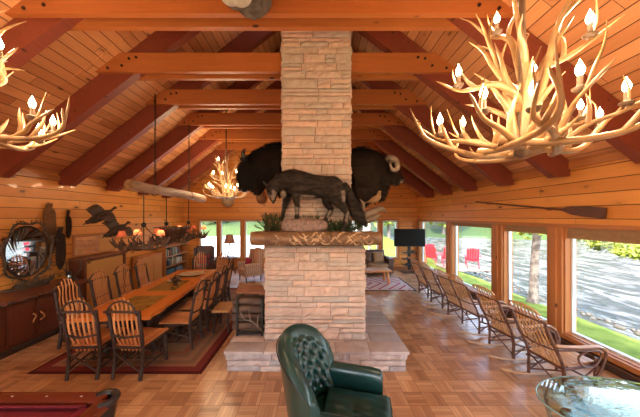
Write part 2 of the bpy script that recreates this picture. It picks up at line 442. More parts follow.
mb = MB(); mb.bx(LX, LX + .05, BY, FY, WZ - .16, WZ - .06); trim(mb)
# window blinds, drawn up
M['blind'] = island('pleated_blind', (.42, .24, .13), (.34, .19, .10), .8, gs=20, bump=.1)
BL = {1: ('tan pleated blind drawn up above the large near river window', .14), 2: ('tan pleated blind drawn up above the narrow river window with the tree trunk', .11), 3: ('tan pleated blind drawn up above the river window with two red chairs outside', .06)}
for i, (lab, h) in BL.items():
    a, b = RWIN[i]; w = MB()
    w.bx(RX + .02, RX + .08, a + .01, b - .01, RZ1 - .03, RZ1, .004)
    z = RZ1 - .03; nn = int(h / .014)
    for j in range(nn):
        w.box((RX + .05 + (.004 if j % 2 else -.004), (a + b) / 2, z - .007), (.05, b - a - .03, .012)); z -= .014
    w.bx(RX + .022, RX + .078, a + .012, b - .012, z - .02, z, .004)
    o = w.build('window_blind', M['blind']); tag(o, lab, 'blind', 'window blinds')
    if i < 3:
        c = MB(); c.tube([(RX + .03, b - .1, z), (RX + .03, b - .1, 1.05)], .003, 5); c.lathe([(.004, 0), (.009, -.03), (.006, -.05)], (RX + .03, b - .1, 1.05), 8); c.build('pull_cord', M['vinyl'], o)
# baseboard heater
mb = MB(); h = thing('baseboard_heater', 'long low brown baseboard heater under the river windows', 'heater', (RX, 0, 0))
b = MB(); b.bx(-.08, -.002, 1.2, 7.9, .01, .13, .01); b.build('heater_casing', plain('heater_brown', (.13, .06, .04), .4), h)
b = MB()
for z in (.03, .06, .09): b.bx(-.088, -.078, 1.25, 7.85, z, z + .012)
b.build('louvre', M['bark'], h)

# ------------------------------------------------------------------ roof trusses
TZ = [2.95, 4.14, 5.34, 6.56, 7.77, 8.98]
CH0, CH1 = -.57, .60          # chimney stack
ORD = ['nearest roof truss, its red rafters and tie beam crossing the top of the view', 'second roof truss from the camera, tie beam cut at the front of the chimney stack',
       'third roof truss from the camera, tie beam meeting the back of the chimney stack', 'fourth roof truss from the camera, behind the chimney',
       'fifth roof truss from the camera, above the far antler chandelier', 'farthest roof truss, closest to the far gable wall']
M['bolt'] = plain('bolt', (.03, .015, .012), .4, .5)
for i, y in enumerate(TZ):
    t = thing('roof_truss', ORD[i], 'roof truss', (CX, y, EYE), 0, 'red-brown roof trusses with paired tie beams')
    for s in (-1, 1):
        m = MB(); zb = lambda w: .67 + .766 * (4.78 - w)
        e = HW - .02; dz = .46
        # sloped rafter; plumb-cut foot
        m.prism([(s * 4.78, .072, zb(4.78)), (s * (e), .072, zb(4.78) + .02), (s * e, .072, zb(e) + dz), (0.0, .072, zb(0) + dz), (0, .072, zb(0) - .0)], (0, .136, 0))
        m.build('rafter', M['rafter'], t)
    for (ya, yb) in ((0, .07), (.21, .28)):
        W = 3.10; zb0 = 2.44; zt = zb0 + .32; Wt = W - .32 / .766
        segs = [(-1, 1)]
        if i in (1, 2): segs = [(-1, CH0 - CX - .01), (CH1 - CX + .01, 1)]
        for (a, b) in segs:
            m = MB(); L0, L1 = (-W, -Wt) if a == -1 else (a, a); R0, R1 = (W, Wt) if b == 1 else (b, b)
            m.prism([(L0, ya, zb0), (R0, ya, zb0), (R1, ya, zt), (L1, ya, zt)], (0, yb - ya, 0)); m.build('tie_beam', M['tie'], t)
    for s in (-1, 1):
        for (u, w) in ((2.62, 2.54), (2.38, 2.68), (2.86, 2.5), (2.5, 2.66)):
            b = MB(); b.mi = 0; b.tube([(s * u, -.012, w), (s * u, .005, w)], .022, 8); b.build('bolt', M['bolt'], t, 40)
for ya, yb in ((BY, 3.98), (5.42, FY)): mb = MB(); mb.bx(CX - .04, CX + .04, ya, yb, roof_z(CX) - .36, roof_z(CX) - .03); trim(mb, M['rafter'])

# ------------------------------------------------------------------ masonry
def stones(mb, W, H, fn, seed, rows=(.05, .14), lens=(.18, .5), gap=.010, out=(.012, .045), rough=.022):
    """coursed random ashlar: fn(u, v, d) maps wall coordinates and depth to space"""
    r = random.Random(seed); v = 0; nz = 0
    while v < H - .02:
        h = r.uniform(*rows)
        if H - v - h < rows[0] * .8: h = H - v
        u = 0
        while u < W - .01:
            l = r.uniform(*lens) * (1 if h > .08 else 1.3)
            if W - u - l < lens[0] * .7: l = W - u
            cells = [(v, h)]
            if h > .11 and r.random() < .35: cells = [(v, h * .5), (v + h * .5, h * .5)]
            for (vv, hh) in cells:
                d = r.uniform(*out); nu, nv = max(2, int(l / .05)), max(2, int(hh / .035)); nz += 1
                P = []; 
                for i in range(nu + 1):
                    for j in range(nv + 1):
                        a = u + gap / 2 + (l - gap) * i / nu; b = vv + gap / 2 + (hh - gap) * j / nv
                        edge = i in (0, nu) or j in (0, nv)
                        dd = d * .55 if edge else d + noise.noise(V((a * 14 + nz * 3, b * 14, nz * 1.7))) * rough
                        P.append(fn(a + (0 if edge else r.uniform(-.006, .006)), b, dd))
                b0 = len(P); 
                per = [i * (nv + 1) for i in range(nu + 1)] + [nu * (nv + 1) + j for j in range(1, nv + 1)] + [i * (nv + 1) + nv for i in range(nu - 1, -1, -1)] + [j for j in range(nv - 1, 0, -1)]
                coords = []
                for q in per:
                    i, j = divmod(q, nv + 1); coords.append(fn(u + gap / 2 + (l - gap) * i / nu, vv + gap / 2 + (hh - gap) * j / nv, -.02))
                P += coords; n_ = len(per)
                F = [(i * (nv + 1) + j, (i + 1) * (nv + 1) + j, (i + 1) * (nv + 1) + j + 1, i * (nv + 1) + j + 1) for i in range(nu) for j in range(nv)]
                F += [(per[a], per[(a + 1) % n_], b0 + (a + 1) % n_, b0 + a) for a in range(n_)]
                mb.add(P, F)
            u += l
        v += h
def block(name_mb, x0, x1, y0, y1, z0, z1, seed, sides='FLRB', **kw):
    m = name_mb
    if 'F' in sides: stones(m, x1 - x0, z1 - z0, lambda u, v, d: V((x0 + u, y0 - d, z0 + v)), seed, **kw)
    if 'B' in sides: stones(m, x1 - x0, z1 - z0, lambda u, v, d: V((x0 + u, y1 + d, z0 + v)), seed + 1, **kw)
    if 'L' in sides: stones(m, y1 - y0, z1 - z0, lambda u, v, d: V((x0 - d, y0 + u, z0 + v)), seed + 2, **kw)
    if 'R' in sides: stones(m, y1 - y0, z1 - z0, lambda u, v, d: V((x1 + d, y0 + u, z0 + v)), seed + 3, **kw)
HZ = .32
BX0, BX1, BY0, BY1 = -.79, .78, 3.9, 5.55
fp = thing('stone_fireplace', 'tall buff and pink coursed-stone fireplace rising through the roof, room centre', 'fireplace', (0, 3.9, 0))
def off(mb): return mb.xf(Matrix.Translation((0, -3.9, 0)))
mb = MB(); mb.bx(BX0 + .01, BX1 - .01, BY0 + .01, BY1 - .01, HZ + .012, 1.82); o = off(mb).build('masonry_core', M['mortar'], fp)
mb = MB(); block(mb, BX0, BX1, BY0, BY1, HZ + .014, 1.80, 11, rows=(.05, .17), lens=(.2,.62), rough=.034); off(mb).build('chimney_breast', M['stone_face'], fp)
mb = MB(); block(mb, CH0 + .02, CH1 - .02, 4.07, 5.3, 1.83, roof_z(0) + .05, 31, rows=(.05, .17), lens=(.16, .62)); off(mb).build('chimney_stack', M['stone_face'], fp)
mb = MB(); mb.bx(CH0 + .03, CH1 - .03, 4.08, 5.29, 1.83, roof_z(0) + .1); off(mb).build('stack_core', M['mortar'], fp)
# hearth: stone base with overhanging flagged cap
HX0, HX1, HY0, HY1 = -1.30, 1.33, 3.62, 6.1
he = thing('raised_hearth', 'low raised stone hearth ringing the foot of the fireplace', 'hearth', (0, 3.6, 0))
def offh(mb): return mb.xf(Matrix.Translation((0, -3.6, 0)))
mb = MB(); mb.bx(HX0 + .02, HX1 - .02, HY0 + .02, HY1 - .02, 0, .2); offh(mb).build('hearth_core', M['mortar'], he)
mb = MB(); block(mb, HX0, HX1, HY0, HY1, 0.002, .17, 51, rows=(.08, .09), lens=(.25, .7), out=(.005, .03), rough=.03); offh(mb).build('hearth_base', M['hearth_stone'], he)
mb = MB(); block(mb, HX0, HX1, HY0, HY1, .172, HZ - .04, 61, rows=(.1, .12), lens=(.35, .9), out=(.03, .055), rough=.035); offh(mb).build('cap_edge', M['hearth_stone'], he)
mb = MB(); r = random.Random(5)
mb.bx(HX0 + .03, HX1 - .03, HY0 + .03, HY1 - .03, .18, HZ - .006); offh(mb).build('cap_bed', M['mortar'], he)
mb = MB(); y = HY0 - .05
rows = []
while y < HY1 + .05 - .02:
    d = r.uniform(.2, .34); 
    if HY1 + .05 - y - d < .15: d = HY1 + .05 - y
    rows.append((y, d)); y += d
for ri, (y, d) in enumerate(rows):
    x = HX0 - .05
    while x < HX1 + .05 - .01:
        l = r.uniform(.3, .75)
        if HX1 + .05 - x - l < .2: l = HX1 + .05 - x
        s = MB(); s.bx(x + .004, x + l - .004, y + .004, y + d - .004, HZ - .045, HZ, .01); wobble(s, .006, 9, ri); mb.add(s.v, s.f); x += l
offh(mb).build('hearth_cap', M['hearth_stone'], he, 40)
# ------------------------------------------------------------------ hickory chairs
def arc(c, u, v, r0, r1, a0, a1, n):
    return [V(c) + V(u) * (r0 * cos(a0 + (a1 - a0) * i / (n - 1))) + V(v) * (r1 * sin(a0 + (a1 - a0) * i / (n - 1))) for i in range(n)]
def knotty(pts, r, seed, sm=3):
    P = smoothpath(pts, sm); q = random.Random(seed)
    return P, [r * q.uniform(.85, 1.18) for _ in P]

def dining_chair(label, loc, rz, grp):
    t = thing('dining_chair', label, 'chair', loc, rz, grp)
    T = lambda z: -.21 - max(0, z - .45) * .17        # rear post lean
    for s in (-1, 1):
        m = MB(); P, rr = knotty([(s * .20, -.25, 0), (s * .205, T(.2), .25), (s * .205, T(.45), .45), (s * .215, T(.75), .75), (s * .215, T(.98), .98)], .024, s + 5)
        m.tube(P, rr, 8); m.build('rear_leg', M['bark'], t, 50)
        m = MB(); P, rr = knotty([(s * .235, .26, 0), (s * .23, .24, .2), (s * .225, .225, .43)], .023, s + 9)
        m.tube(P, rr, 8); m.build('front_leg', M['bark'], t, 50)
    m = MB()
    for i in range(6):
        x0 = (i - 2.5) * .078; x1 = (i - 2.5) * .086
        m.prism([(x0 - .032, -.21, .45), (x0 + .032, -.21, .45), (x1 + .036, .285, .465), (x1 - .036, .285, .465)], (0, 0, .018))
    m.build('seat', M['slat'], t)
    m = MB()
    for z, y in ((.43, .23), (.43, -.215)): m.tube([(-.23, y, z), (.23, y, z)], .018, 7)
    for s in (-1, 1): m.tube([(s * .205, -.21, .43), (s * .23, .24, .43)], .018, 7)
    m.build('seat_frame', M['bark'], t, 50)
    m = MB()      # bent slats, fanned and bowed
    for i in range(6):
        x = (i - 2.5); P = []
        top = 1.17 - abs(x) ** 2 * .018
        for k in range(8):
            f = k / 7; z = .36 + (top - .36) * f
            P.append(V((x * (.054 + .012 * sin(f * pi * .9)), T(z) + .045 - .05 * sin(f * pi) - (.045 * f * f if k == 7 else 0), z)))
        m.tube(P, .0155, 6, 2, .55, up=(0, 1, 0))
    m.build('back_slats', M['slat'], t, 60)
    m = MB()
    hoop = [(-.215, T(.9), .9)] + [(.205 * cos(a), T(1.0) - .03, .95 + .17 * sin(a)) for a in [pi - i * pi / 6 for i in range(7)]] + [(.215, T(.9), .9)]
    m.tube(hoop, .013, 7, 2)
    m.build('back_crosspiece', M['bark'], t, 50); m = MB()
    m.tube([(-.26, T(.97) - .02, .965), (0, T(.97) - .035, .975), (.26, T(.97) - .02, .965)], .017, 7, 2)
    m.build('back_rail', M['bark'], t, 50); m = MB()
    m.tube([(-.21, T(.62) - .0, .62), (0, T(.62) - .045, .60), (.21, T(.62) - .0, .62)], .014, 7, 2)
    m.build('back_rail', M['bark'], t, 50)
    m = MB()
    for s in (-1, 1):
        m.tube([(s * .205, -.235, .13), (s * .235, .255, .15)], .014, 6); m.tube([(s * .205, -.225, .2), (s * .23, .24, .34)], .011, 6)
    m.tube([(-.2, -.235, .1), (.21, -.215, .36)], .012, 6); m.tube([(.2, -.24, .1), (-.21, -.22, .36)], .012, 6)
    m.tube([(-.235, .255, .16), (.235, .255, .17)], .014, 6); m.tube([(-.22, .01, .14), (.22, .01, .155)], .013, 6)
    m.build('stretcher', M['bark'], t, 50)
    return t
G1 = 'hickory dining chairs around the long table'
dc = dining_chair('near left dining chair of the two with their backs to the view', (-3.27, 3.66, .02), R(4), G1)
def d(x, y, rz, lab): dup(dc, (x, y, .02), R(rz), lab, G1)
d(-2.62, 3.66, -3, 'near right dining chair of the two with their backs to the view')
for x, y, rz, lab in [(-4.17, 4.42, -88, 'nearest dining chair on the sideboard side of the table'),
                      (-4.2, 5.12, -86, 'second dining chair along the wall side of the table'),
                      (-4.27, 5.82, -87, 'third dining chair along the wall side of the table'),
                      (-4.33, 6.52, -84, 'farthest dining chair along the wall side of the table'),
                      (-2.36, 4.38, 92, 'nearest dining chair on the fireplace side, its slatted seat in full view'),
                      (-2.38, 5.02, 95, 'second dining chair along the fireplace side of the table'),
                      (-2.44, 5.66, 94, 'third dining chair along the fireplace side of the table'),
                      (-2.5, 6.32, 96, 'farthest dining chair along the fireplace side of the table'),
                      (-3.52, 7.27, 186, 'dining chair at the far table end, left one, facing the view'),
                      (-2.88, 7.2, 172, 'dining chair at the far table end, right one, facing the view')]: d(x, y, rz, lab)

# ------------------------------------------------------------------ dining table
M['table'] = beam_mat('varnished_slab', (.72, .23, .045), (.46, .11, .02), 'Y', rough=.16)
M['inset'] = plain('inset_glass_panel', (.28, .17, .035), .08, c2=(.14, .07, .02), scale=5)
tb = thing('dining_table', 'long live-edge varnished wooden dining table with inset glossy panels', 'table', (-3.2, 5.35, 0.012), R(4.5))
def outline(L, W, z, seed, n=26):
    q = random.Random(seed); P = []
    for i in range(n): P.append((-W / 2 + noise.noise(V((i * .6, seed, 0))) * .05, -L / 2 + L * i / (n - 1), z))
    for i in range(n): P.append((W / 2 + noise.noise(V((i * .6, seed, 5))) * .05, L / 2 - L * i / (n - 1), z))
    return P
m = MB(); m.prism(outline(3.3, 1.08, .70, 3), (0, 0, .06)); m.build('tabletop', M['table'], tb)
for (yc, w, l, lab) in ((-1.05, .62, .78, 'olive gold glossy panel'), (.05, .56, .8, None), (1.08, .6, .66, None)):
    m = MB(); m.bx(-w / 2, w / 2, yc - l / 2, yc + l / 2, .755, .763, .003); o = m.build('inset_panel', M['inset'], tb)
    if lab: o['label'] = lab
for yc in (-1.05, 1.05):
    m = MB()
    for s in (-1, 1):
        for u in (-1, 1): m.tube([(s * .4, yc + u * .22, .03), (s * .25, yc + u * .1, .3), (s * .28, yc + u * .12, .5), (s * .42, yc + u * .2, .71)], [.05, .06, .055, .045], 9, 3)
    m.tube([(0, yc, .2), (0, yc, .6)], .09, 10); m.build('root_pedestal', M['bark'], tb, 60)
m = MB(); m.tube([(0, -1.05, .3), (.03, 0, .27), (0, 1.05, .3)], .05, 9, 3); m.build('stretcher', M['bark'], tb, 60)
# things on the table
M['bronze'] = plain('dark_bronze', (.06, .035, .02), .35, .6, c2=(.12, .07, .04))
ur = thing('lidded_urn', 'dark bronze lidded urn standing in the middle of the dining table', 'urn', (-3.14, 5.5, .777))
m = MB(); m.lathe([(.045, 0), (.05, .012), (.03, .03), (.075, .07), (.095, .1), (.085, .125), (.06, .135)], n=20); m.build('bowl', M['bronze'], ur, 50)
m = MB(); m.lathe([(.064, .134), (.06, .142), (.028, .165), (.012, .18), (.02, .19), (.012, .205), (.002, .21)], n=20); m.build('lid', M['bronze'], ur, 50)
m = MB()
for s in (-1, 1): m.tube([(s * .085, 0, .11), (s * .125, 0, .125), (s * .12, 0, .08), (s * .08, 0, .075)], .006, 6, 3)
m.build('handle', M['bronze'], ur, 60)
M['plate'] = plain('pale_tray', (.55, .42, .27), .3, c2=(.4, .27, .14))
m = MB(); m.lathe([(.02, 0), (.24, 0), (.33, .02), (.335, .026), (.24, .01), (.02, .008)], n=36, sy=.8); o = m.build('oval_tray', M['plate'], None, 50, (-3.22, 6.4, .778)); tag(o, 'pale oval tray at the far end of the dining table', 'tray')
m = MB(); m.lathe([(.02, 0), (.1, .0), (.15, .012), (.152, .018), (.1, .008), (.02, .006)], n=28); o = m.build('plate', M['plate'], None, 50, (-3.32, 5.78, .777)); tag(o, 'small round plate beyond the urn on the dining table', 'plate')

# ------------------------------------------------------------------ rugs
def rug_mat(name, bands, hx, hy, rough=.95):
    """woven rug, border bands by distance from the edge"""
    t = NT(name); xyz = t.obj()
    ex = t.m('SUBTRACT', hx, t.m('ABSOLUTE', xyz[0])); ey = t.m('SUBTRACT', hy, t.m('ABSOLUTE', xyz[1])); e = t.m('MINIMUM', ex, ey)
    col = bands[0][1]
    for d0, c in bands[1:]:
        col = t.mix(t.m('GREATER_THAN', e, d0), col, c)
    wv = t.noise(t.n('ShaderNodeMapping', i_0=t.co, i_Scale=(30, 60, 1)).outputs[0], 1.0, 3)
    w2 = t.m('SINE', t.m('MULTIPLY', e, 180))
    col = t.mix(t.m('MULTIPLY', wv, .5), col, (.03, .015, .01)); t.bump(t.m('ADD', wv, t.m('MULTIPLY', w2, .3)), .5, .004)
    return t.fin(col, rough, 0, .1)
RM = rug_mat('braided_rug_weave', [(0, (.10, .016, .014)), (.05, (.24, .045, .04)), (.17, (.40, .20, .12)), (.24, (.28, .17, .11)), (.32, (.40, .22, .14)), (.42, (.30, .18, .12)), (.5, (.36, .14, .10)), (.58, (.36, .23, .15))], 1.27, 2.12)
m = MB(); m.bx(-1.27, 1.27, -2.12, 2.12, 0, .01, .004); o = m.build('dining_rug', RM, None, None, (-2.93, 5.68, .001)); tag(o, 'large braided rug with dark red border under the dining table', 'rug')
def rug2():
    t = NT('southwest_rug'); xyz = t.obj(); ax = t.m('ABSOLUTE', xyz[0]); ay = t.m('ABSOLUTE', xyz[1])
    e = t.m('MINIMUM', t.m('SUBTRACT', 1.4, ax), t.m('SUBTRACT', .85, ay))
    dm = t.m('FRACT', t.m('MULTIPLY', t.m('ADD', t.m('MULTIPLY', ax, 1.2), ay), 2.6)); st = t.m('FLOOR', t.m('MULTIPLY', dm, 4))
    col = t.ramp(t.m('DIVIDE', st, 4), [(0, (.62, .5, .44)), (.24, (.62, .5, .44)), (.26, (.42, .05, .09)), (.55, (.66, .55, .5)), (.76, (.30, .04, .07))])
    col.node.color_ramp.interpolation = 'CONSTANT'
    col = t.mix(t.m('LESS_THAN', e, .14), col, (.6, .48, .42)); col = t.mix(t.m('LESS_THAN', e, .055), col, (.02, .02, .025))
    t.bump(t.noise(t.co, 120, 3), .4, .004); return t.fin(col, .95, 0, .1)
m = MB(); m.bx(-1.4, 1.4, -.85, .85, 0, .01, .004); o = m.build('patterned_rug', rug2(), None, None, (1.72, 8.36, .001)); tag(o, 'cream and red patterned rug with dark edge under the coffee table', 'rug')

# ------------------------------------------------------------------ rocking chairs, facing +X locally (toward the window)
def rocker(label, loc, rz, grp, seats=1, cat='rocking chair', name='rocking_chair'):
    t = thing(name, label, cat, loc, rz, grp); W = .45; Y0 = -W * seats / 2; Y1 = -Y0
    posts = [Y0 + W * i for i in range(seats + 1)]
    X = lambda z: -.2 - max(0, z - .4) * .47      # lean of the back
    ends = (Y0, Y1)
    for y in ends:
        m = MB(); P = [(-.62 + 1.18 * i / 10, y, .028 + .09 * ((i - 5.6) / 5) ** 2) for i in range(11)]
        m.tube(P, .02, 8, 2, .8); m.build('rocker_rail', M['slat_tan'], t, 60)
    for y in posts:
        m = MB(); P, rr = knotty([(-.19, y, .06), (-.2, y, .4), (X(.7), y, .7), (X(.96), y, .96)], .019, y); m.tube(P, rr, 7); m.build('back_post', M['bark_red'], t, 60)
        m = MB(); P, rr = knotty([(.27, y, .055), (.27, y, .3), (.28, y, .5)], .019, y + 4); m.tube(P, rr, 7); m.build('front_leg', M['bark_red'], t, 60)
    m = MB(); nsl = 6
    for i in range(nsl):
        a = -.2 + .5 * i / nsl; b = a + .5 / nsl - .012; z = .40 + .03 * i / nsl
        m.prism([(a, Y0 + .02, z - .0), (b, Y0 + .02, z + .004), (b, Y1 - .02, z + .004), (a, Y1 - .02, z)], (0, 0, .014))
    m.build('seat', M['slat_tan'], t)
    m = MB(); m.tube([(-.2, Y0, .38), (-.2, Y1, .38)], .017, 7); m.tube([(.28, Y0, .40), (.28, Y1, .40)], .017, 7)
    for y in posts: m.tube([(-.2, y, .38), (.28, y, .40)], .016, 7)
    m.build('seat_frame', M['bark_red'], t, 60)
    for sidx in range(seats):
        yc = posts[sidx] + W / 2; m = MB()
        for i in range(7):
            u = (i - 3) * 1.16; top = 1.15 - u * u * .003; P = []
            for k in range(9):
                f = k / 8; z = .35 + (top - .35) * f
                P.append(V((X(z) + .035 + .04 * sin(f * pi) * -1 - .02 * f ** 6, yc + u * (.040 + .008 * sin(f * pi)), z)))
            m.tube(P, .0165, 6, 1, .4, up=(1, 0, 0))
        m.tube([(X(1.05), yc - .2, 1.06), (X(1.11) - .02, yc - .17, 1.12), (X(1.13) - .03, yc, 1.145), (X(1.11) - .02, yc + .17, 1.12), (X(1.05), yc + .2, 1.06)], .015, 7, 4, .8)
        m.build('back_slats', M['slat_tan'], t, 60)
        m = MB()
        m.tube([(X(.97) + .0, yc - .245, .97), (X(.98) - .05, yc, .99), (X(.97), yc + .245, .97)], .012, 7, 4); m.build('back_rung', M['bark_red'], t, 60); m = MB()
        for z in (.62,): m.tube([(X(z), yc - .225, z), (X(z) - .04, yc, z - .01), (X(z), yc + .225, z)], .011, 7, 3)
        m.build('back_crosspiece', M['bark_red'], t, 60)
    for y in ends:
        s = 1 if y > 0 else -1
        m = MB(); yy = y + s * .03
        m.tube([(X(.68), yy, .68), (-.05, yy + s * .03, .66), (.2, yy + s * .04, .66), (.33, yy + s * .03, .59), (.35, yy, .44), (.25, yy, .28), (.02, yy, .24), (-.19, yy, .3)], .016, 7, 5)
        m.tube([(X(.64), yy, .64), (0, yy + s * .02, .63), (.25, yy + s * .02, .6), (.29, yy, .49), (.17, yy, .40), (.02, yy, .44), (-.02, yy, .54), (.1, yy, .6)], .012, 6, 5)
        m.build('arm', M['bark_red'], t, 60)
        m = MB(); m.tube([(X(.69), yy, .70), (-.05, yy + s * .03, .685), (.2, yy + s * .04, .685), (.32, yy + s * .03, .62)], .03, 7, 4, .35, up=(0, 0, 1)); m.build('arm_rest', M['slat_tan'], t, 60)
    m = MB()
    for y in ends:
        m.tube([(-.19, y, .17), (.27, y, .2)], .012, 6); m.tube([(-.19, y, .1), (.27, y, .36)], .010, 6)
    for i in range(seats):
        a, b = posts[i], posts[i + 1]
        m.tube([(-.2, a, .12), (-.2, b, .36)], .011, 6); m.tube([(-.2, b, .12), (-.2, a, .36)], .011, 6); m.tube([(.27, a, .18), (.27, b, .18)], .013, 6)
    m.build('stretcher', M['bark_red'], t, 60)
    return t
G2 = 'bentwood rocking chairs lined up along the river windows'
rc = rocker('nearest bentwood rocking chair in the window row, looped arms in full view', (3.27, 3.31, .0), R(7), G2)
for x, y, rz, lab in [(3.27, 4.1, 8, 'second nearest single rocking chair in the row, before the post left of the narrow window'),
                      (3.24, 6.2, 8, 'second farthest rocking chair of the window row, beyond the double rocker'),
                      (3.24, 6.95, 7, 'farthest rocking chair of the window row, nearest the television')]: dup(rc, (x, y, 0), R(rz), lab, G2)
rocker('double bentwood rocking settee with two slatted backs, mid row at the windows', (3.25, 5.13, 0), R(7), None, 2, 'rocking settee', 'rocking_settee')

# ------------------------------------------------------------------ sideboard
M['sb'] = beam_mat('sideboard_wood', (.17, .045, .02), (.07, .02, .011), 'Z', rough=.35)
M['sbtop'] = beam_mat('sideboard_top', (.22, .07, .035), (.10, .03, .018), 'Y', rough=.3)
sb = thing('sideboard', 'long dark wooden sideboard with live-edge top along the left wall', 'sideboard', (-5.66, 3.50, 0))
L = 1.85
m = MB(); m.bx(0, .6, 0, L, .08, .86); m.bx(.02, .58, .02, L - .02, 0, .08); m.build('body', M['sb'], sb)
m = MB(); P = [(-.0, -.05, .86), (-.0, L + .05, .86)] + [(.68 + noise.noise(V((i * .7, 2, 0))) * .05, L + .05 - (L + .1) * i / 24, .86) for i in range(25)]
m.prism(P, (0, 0, .055)); m.build('live_edge_top', M['sbtop'], sb)
m = MB()
for i in range(25): m.ell((.66 + noise.noise(V((i * .7, 2, 0))) * .05, L * i / 24, .865), (.03, .05, .022), None, 7, 5)
m.build('bark_edge', M['bark'], sb, 60)
for i in range(4):
    y0 = .06 + i * .44; m = MB(); m.bx(.6, .622, y0, y0 + .41, .14, .82, .005); m.bx(.622, .63, y0 + .05, y0 + .36, .2, .76, .004); dd = m.build('door', M['sb'], sb)
    m = MB(); yy = y0 + (.37 if i % 2 else .04)
    m.tube([(.63, yy, .40), (.675, yy - (.03 if i % 2 else -.03), .46), (.68, yy, .52), (.63, yy, .56)], .012, 7, 4); m.build('carved_handle', M['rail'], dd, 60)
m = MB(); m.bx(.6, .63, 0, L, 0, .1, .01)
for i in range(30): m.ell((.63, L * (i + .5) / 30, .06), (.02, .03, .035), None, 6, 5)
m.build('plinth', M['bark'], sb, 60)

# ------------------------------------------------------------------ pine cabinet with framed mirror above
M['pine_pale'] = beam_mat('pale_pine', (.62, .30, .085), (.42, .17, .045), 'Y', rough=.4)
M['mirror'] = plain('mirror_glass', (.85, .87, .88), .02, 1.0)
cb = thing('pine_cabinet', 'tall pine-fronted cabinet with dark end posts against the left wall', 'cabinet', (-5.66, 5.62, 0))
m = MB(); m.bx(0, .32, .03, 1.2, .0, 1.24); m.build('body', M['pine_pale'], cb)
for y in (0, 1.17): m = MB(); m.bx(.0, .36, y, y + .06, 0, 1.27, .005); m.build('end_post', M['sb'], cb)
m = MB(); m.bx(0, .40, -.02, 1.26, 1.27, 1.32, .008); m.build('top', M['sbtop'], cb)
m = MB(); m.bx(.32, .335, .08, 1.14, .92, 1.22, .004); m.build('drawer', M['pine_pale'], cb)
for a, b in ((.08, .60), (.62, 1.14)): m = MB(); m.bx(.32, .335, a, b, .08, .88, .004); m.build('door', M['pine_pale'], cb)
wm = thing('wall_mirror', 'rectangular wall mirror in a rough wooden frame above the pine cabinet', 'mirror', (-5.69, 5.72, 1.335))
m = MB()
for q in ((0, .05, 0, .5), (1.16, 1.21, 0, .5), (.66, .70, .05, .45)): m.bx(0, .045, q[0], q[1], q[2], q[3], .004)
m.bx(0, .045, .05, 1.16, 0, .05, .004); m.bx(0, .05, .05, 1.16, .45, .5, .004); m.build('frame', M['post'], wm)
m = MB(); m.bx(.005, .015, .05, .66, .05, .45); m.build('mirror_glass', M['mirror'], wm)
m = MB(); m.bx(.005, .03, .70, 1.16, .05, .45); m.build('side_panel', M['pine_pale'], wm)

ch = thing('pine_chest', 'low yellow pine chest between the bookcase and the pine cabinet', 'chest', (-5.66, 7.55, 0))
m = MB(); m.bx(0, .34, 0, .95, .04, 1.0, .01); m.build('body', M['pine_pale'], ch)
m = MB(); m.bx(0, .37, -.02, .97, 1.0, 1.03, .006); m.build('top', M['slat'], ch)
for a, b in ((.04, .46), (.49, .91)): m = MB(); m.bx(.34, .355, a, b, .1, .94, .004); m.build('door', M['pine_pale'], ch)
# ------------------------------------------------------------------ bookcase
bc = thing('bookcase', 'low open wooden bookcase near the far left corner', 'bookcase', (-5.66, 8.7, 0))
m = MB()
for y in (0, 1.5): m.bx(0, .34, y, y + .03, 0, 1.2)
m.bx(0, .02, 0, 1.53, 0, 1.2); m.build('case', M['rail'], bc)
for z in (.08, .44, .8, 1.17): m = MB(); m.bx(.02, .345, .03, 1.5, z, z + .025); m.build('shelf', M['rail'], bc)
bcols = [(.35, .05, .04), (.05, .09, .2), (.5, .45, .35), (.06, .06, .07), (.1, .2, .15), (.4, .25, .1), (.6, .58, .52)]
BM = [plain('book_cover_%d' % i, c, .5) for i, c in enumerate(bcols)]; q = random.Random(3)
nb = 0
places = ['at the left end of', 'left of centre on', 'in the middle of', 'right of centre on', 'at the right end of']
cn = ['red', 'navy', 'cream', 'black', 'dark green', 'tan', 'off-white']
for z, sh in ((.828, 'upper'), (.468, 'middle')):
    y = .06; 
    k = 0
    while y < 1.42 and k < 16:
        w = q.uniform(.035, .07); h = q.uniform(.2, .29); ci = q.randrange(7); dp = q.uniform(.18, .23)
        if q.random() < .12: y += .12; continue
        m = MB(); m.bx(0, dp, 0, w, 0, .003); m.bx(0, dp, 0, .003, 0, h); m.bx(0, dp, w - .003, w, 0, h); m.bx(dp - .004, dp, 0, w, 0, h); m.bx(.006, dp - .004, .003, w - .003, .004, h - .006)
        f = min(4, int(y / 1.45 * 5))
        o = m.build('book', BM[ci], None, None, (-5.58, 8.7 + y, z)); tag(o, '%s upright book %s the %s bookcase shelf' % (cn[ci], places[f], sh), 'book', '%s books %s the %s bookcase shelf' % (cn[ci], places[f], sh))
        y += w + .003; k += 1
for y, w, h, z, c, lab in ((.1, .5, .22, .105, (.04, .10, .13), 'teal storage box on the bottom bookcase shelf, left'), (.75, .45, .2, .105, (.12, .12, .13), 'grey storage box on the bottom bookcase shelf, right')):
    mm = plain('box_' + str(y), c, .6); t = thing('storage_box', lab, 'box', (-5.6, 8.7 + y, z + .004), 0)
    m = MB(); m.bx(0, .24, 0, w, 0, h, .006); m.build('box_body', mm, t); m = MB(); m.bx(-.004, .246, -.004, w + .004, h, h + .02, .004); m.build('lid', mm, t)

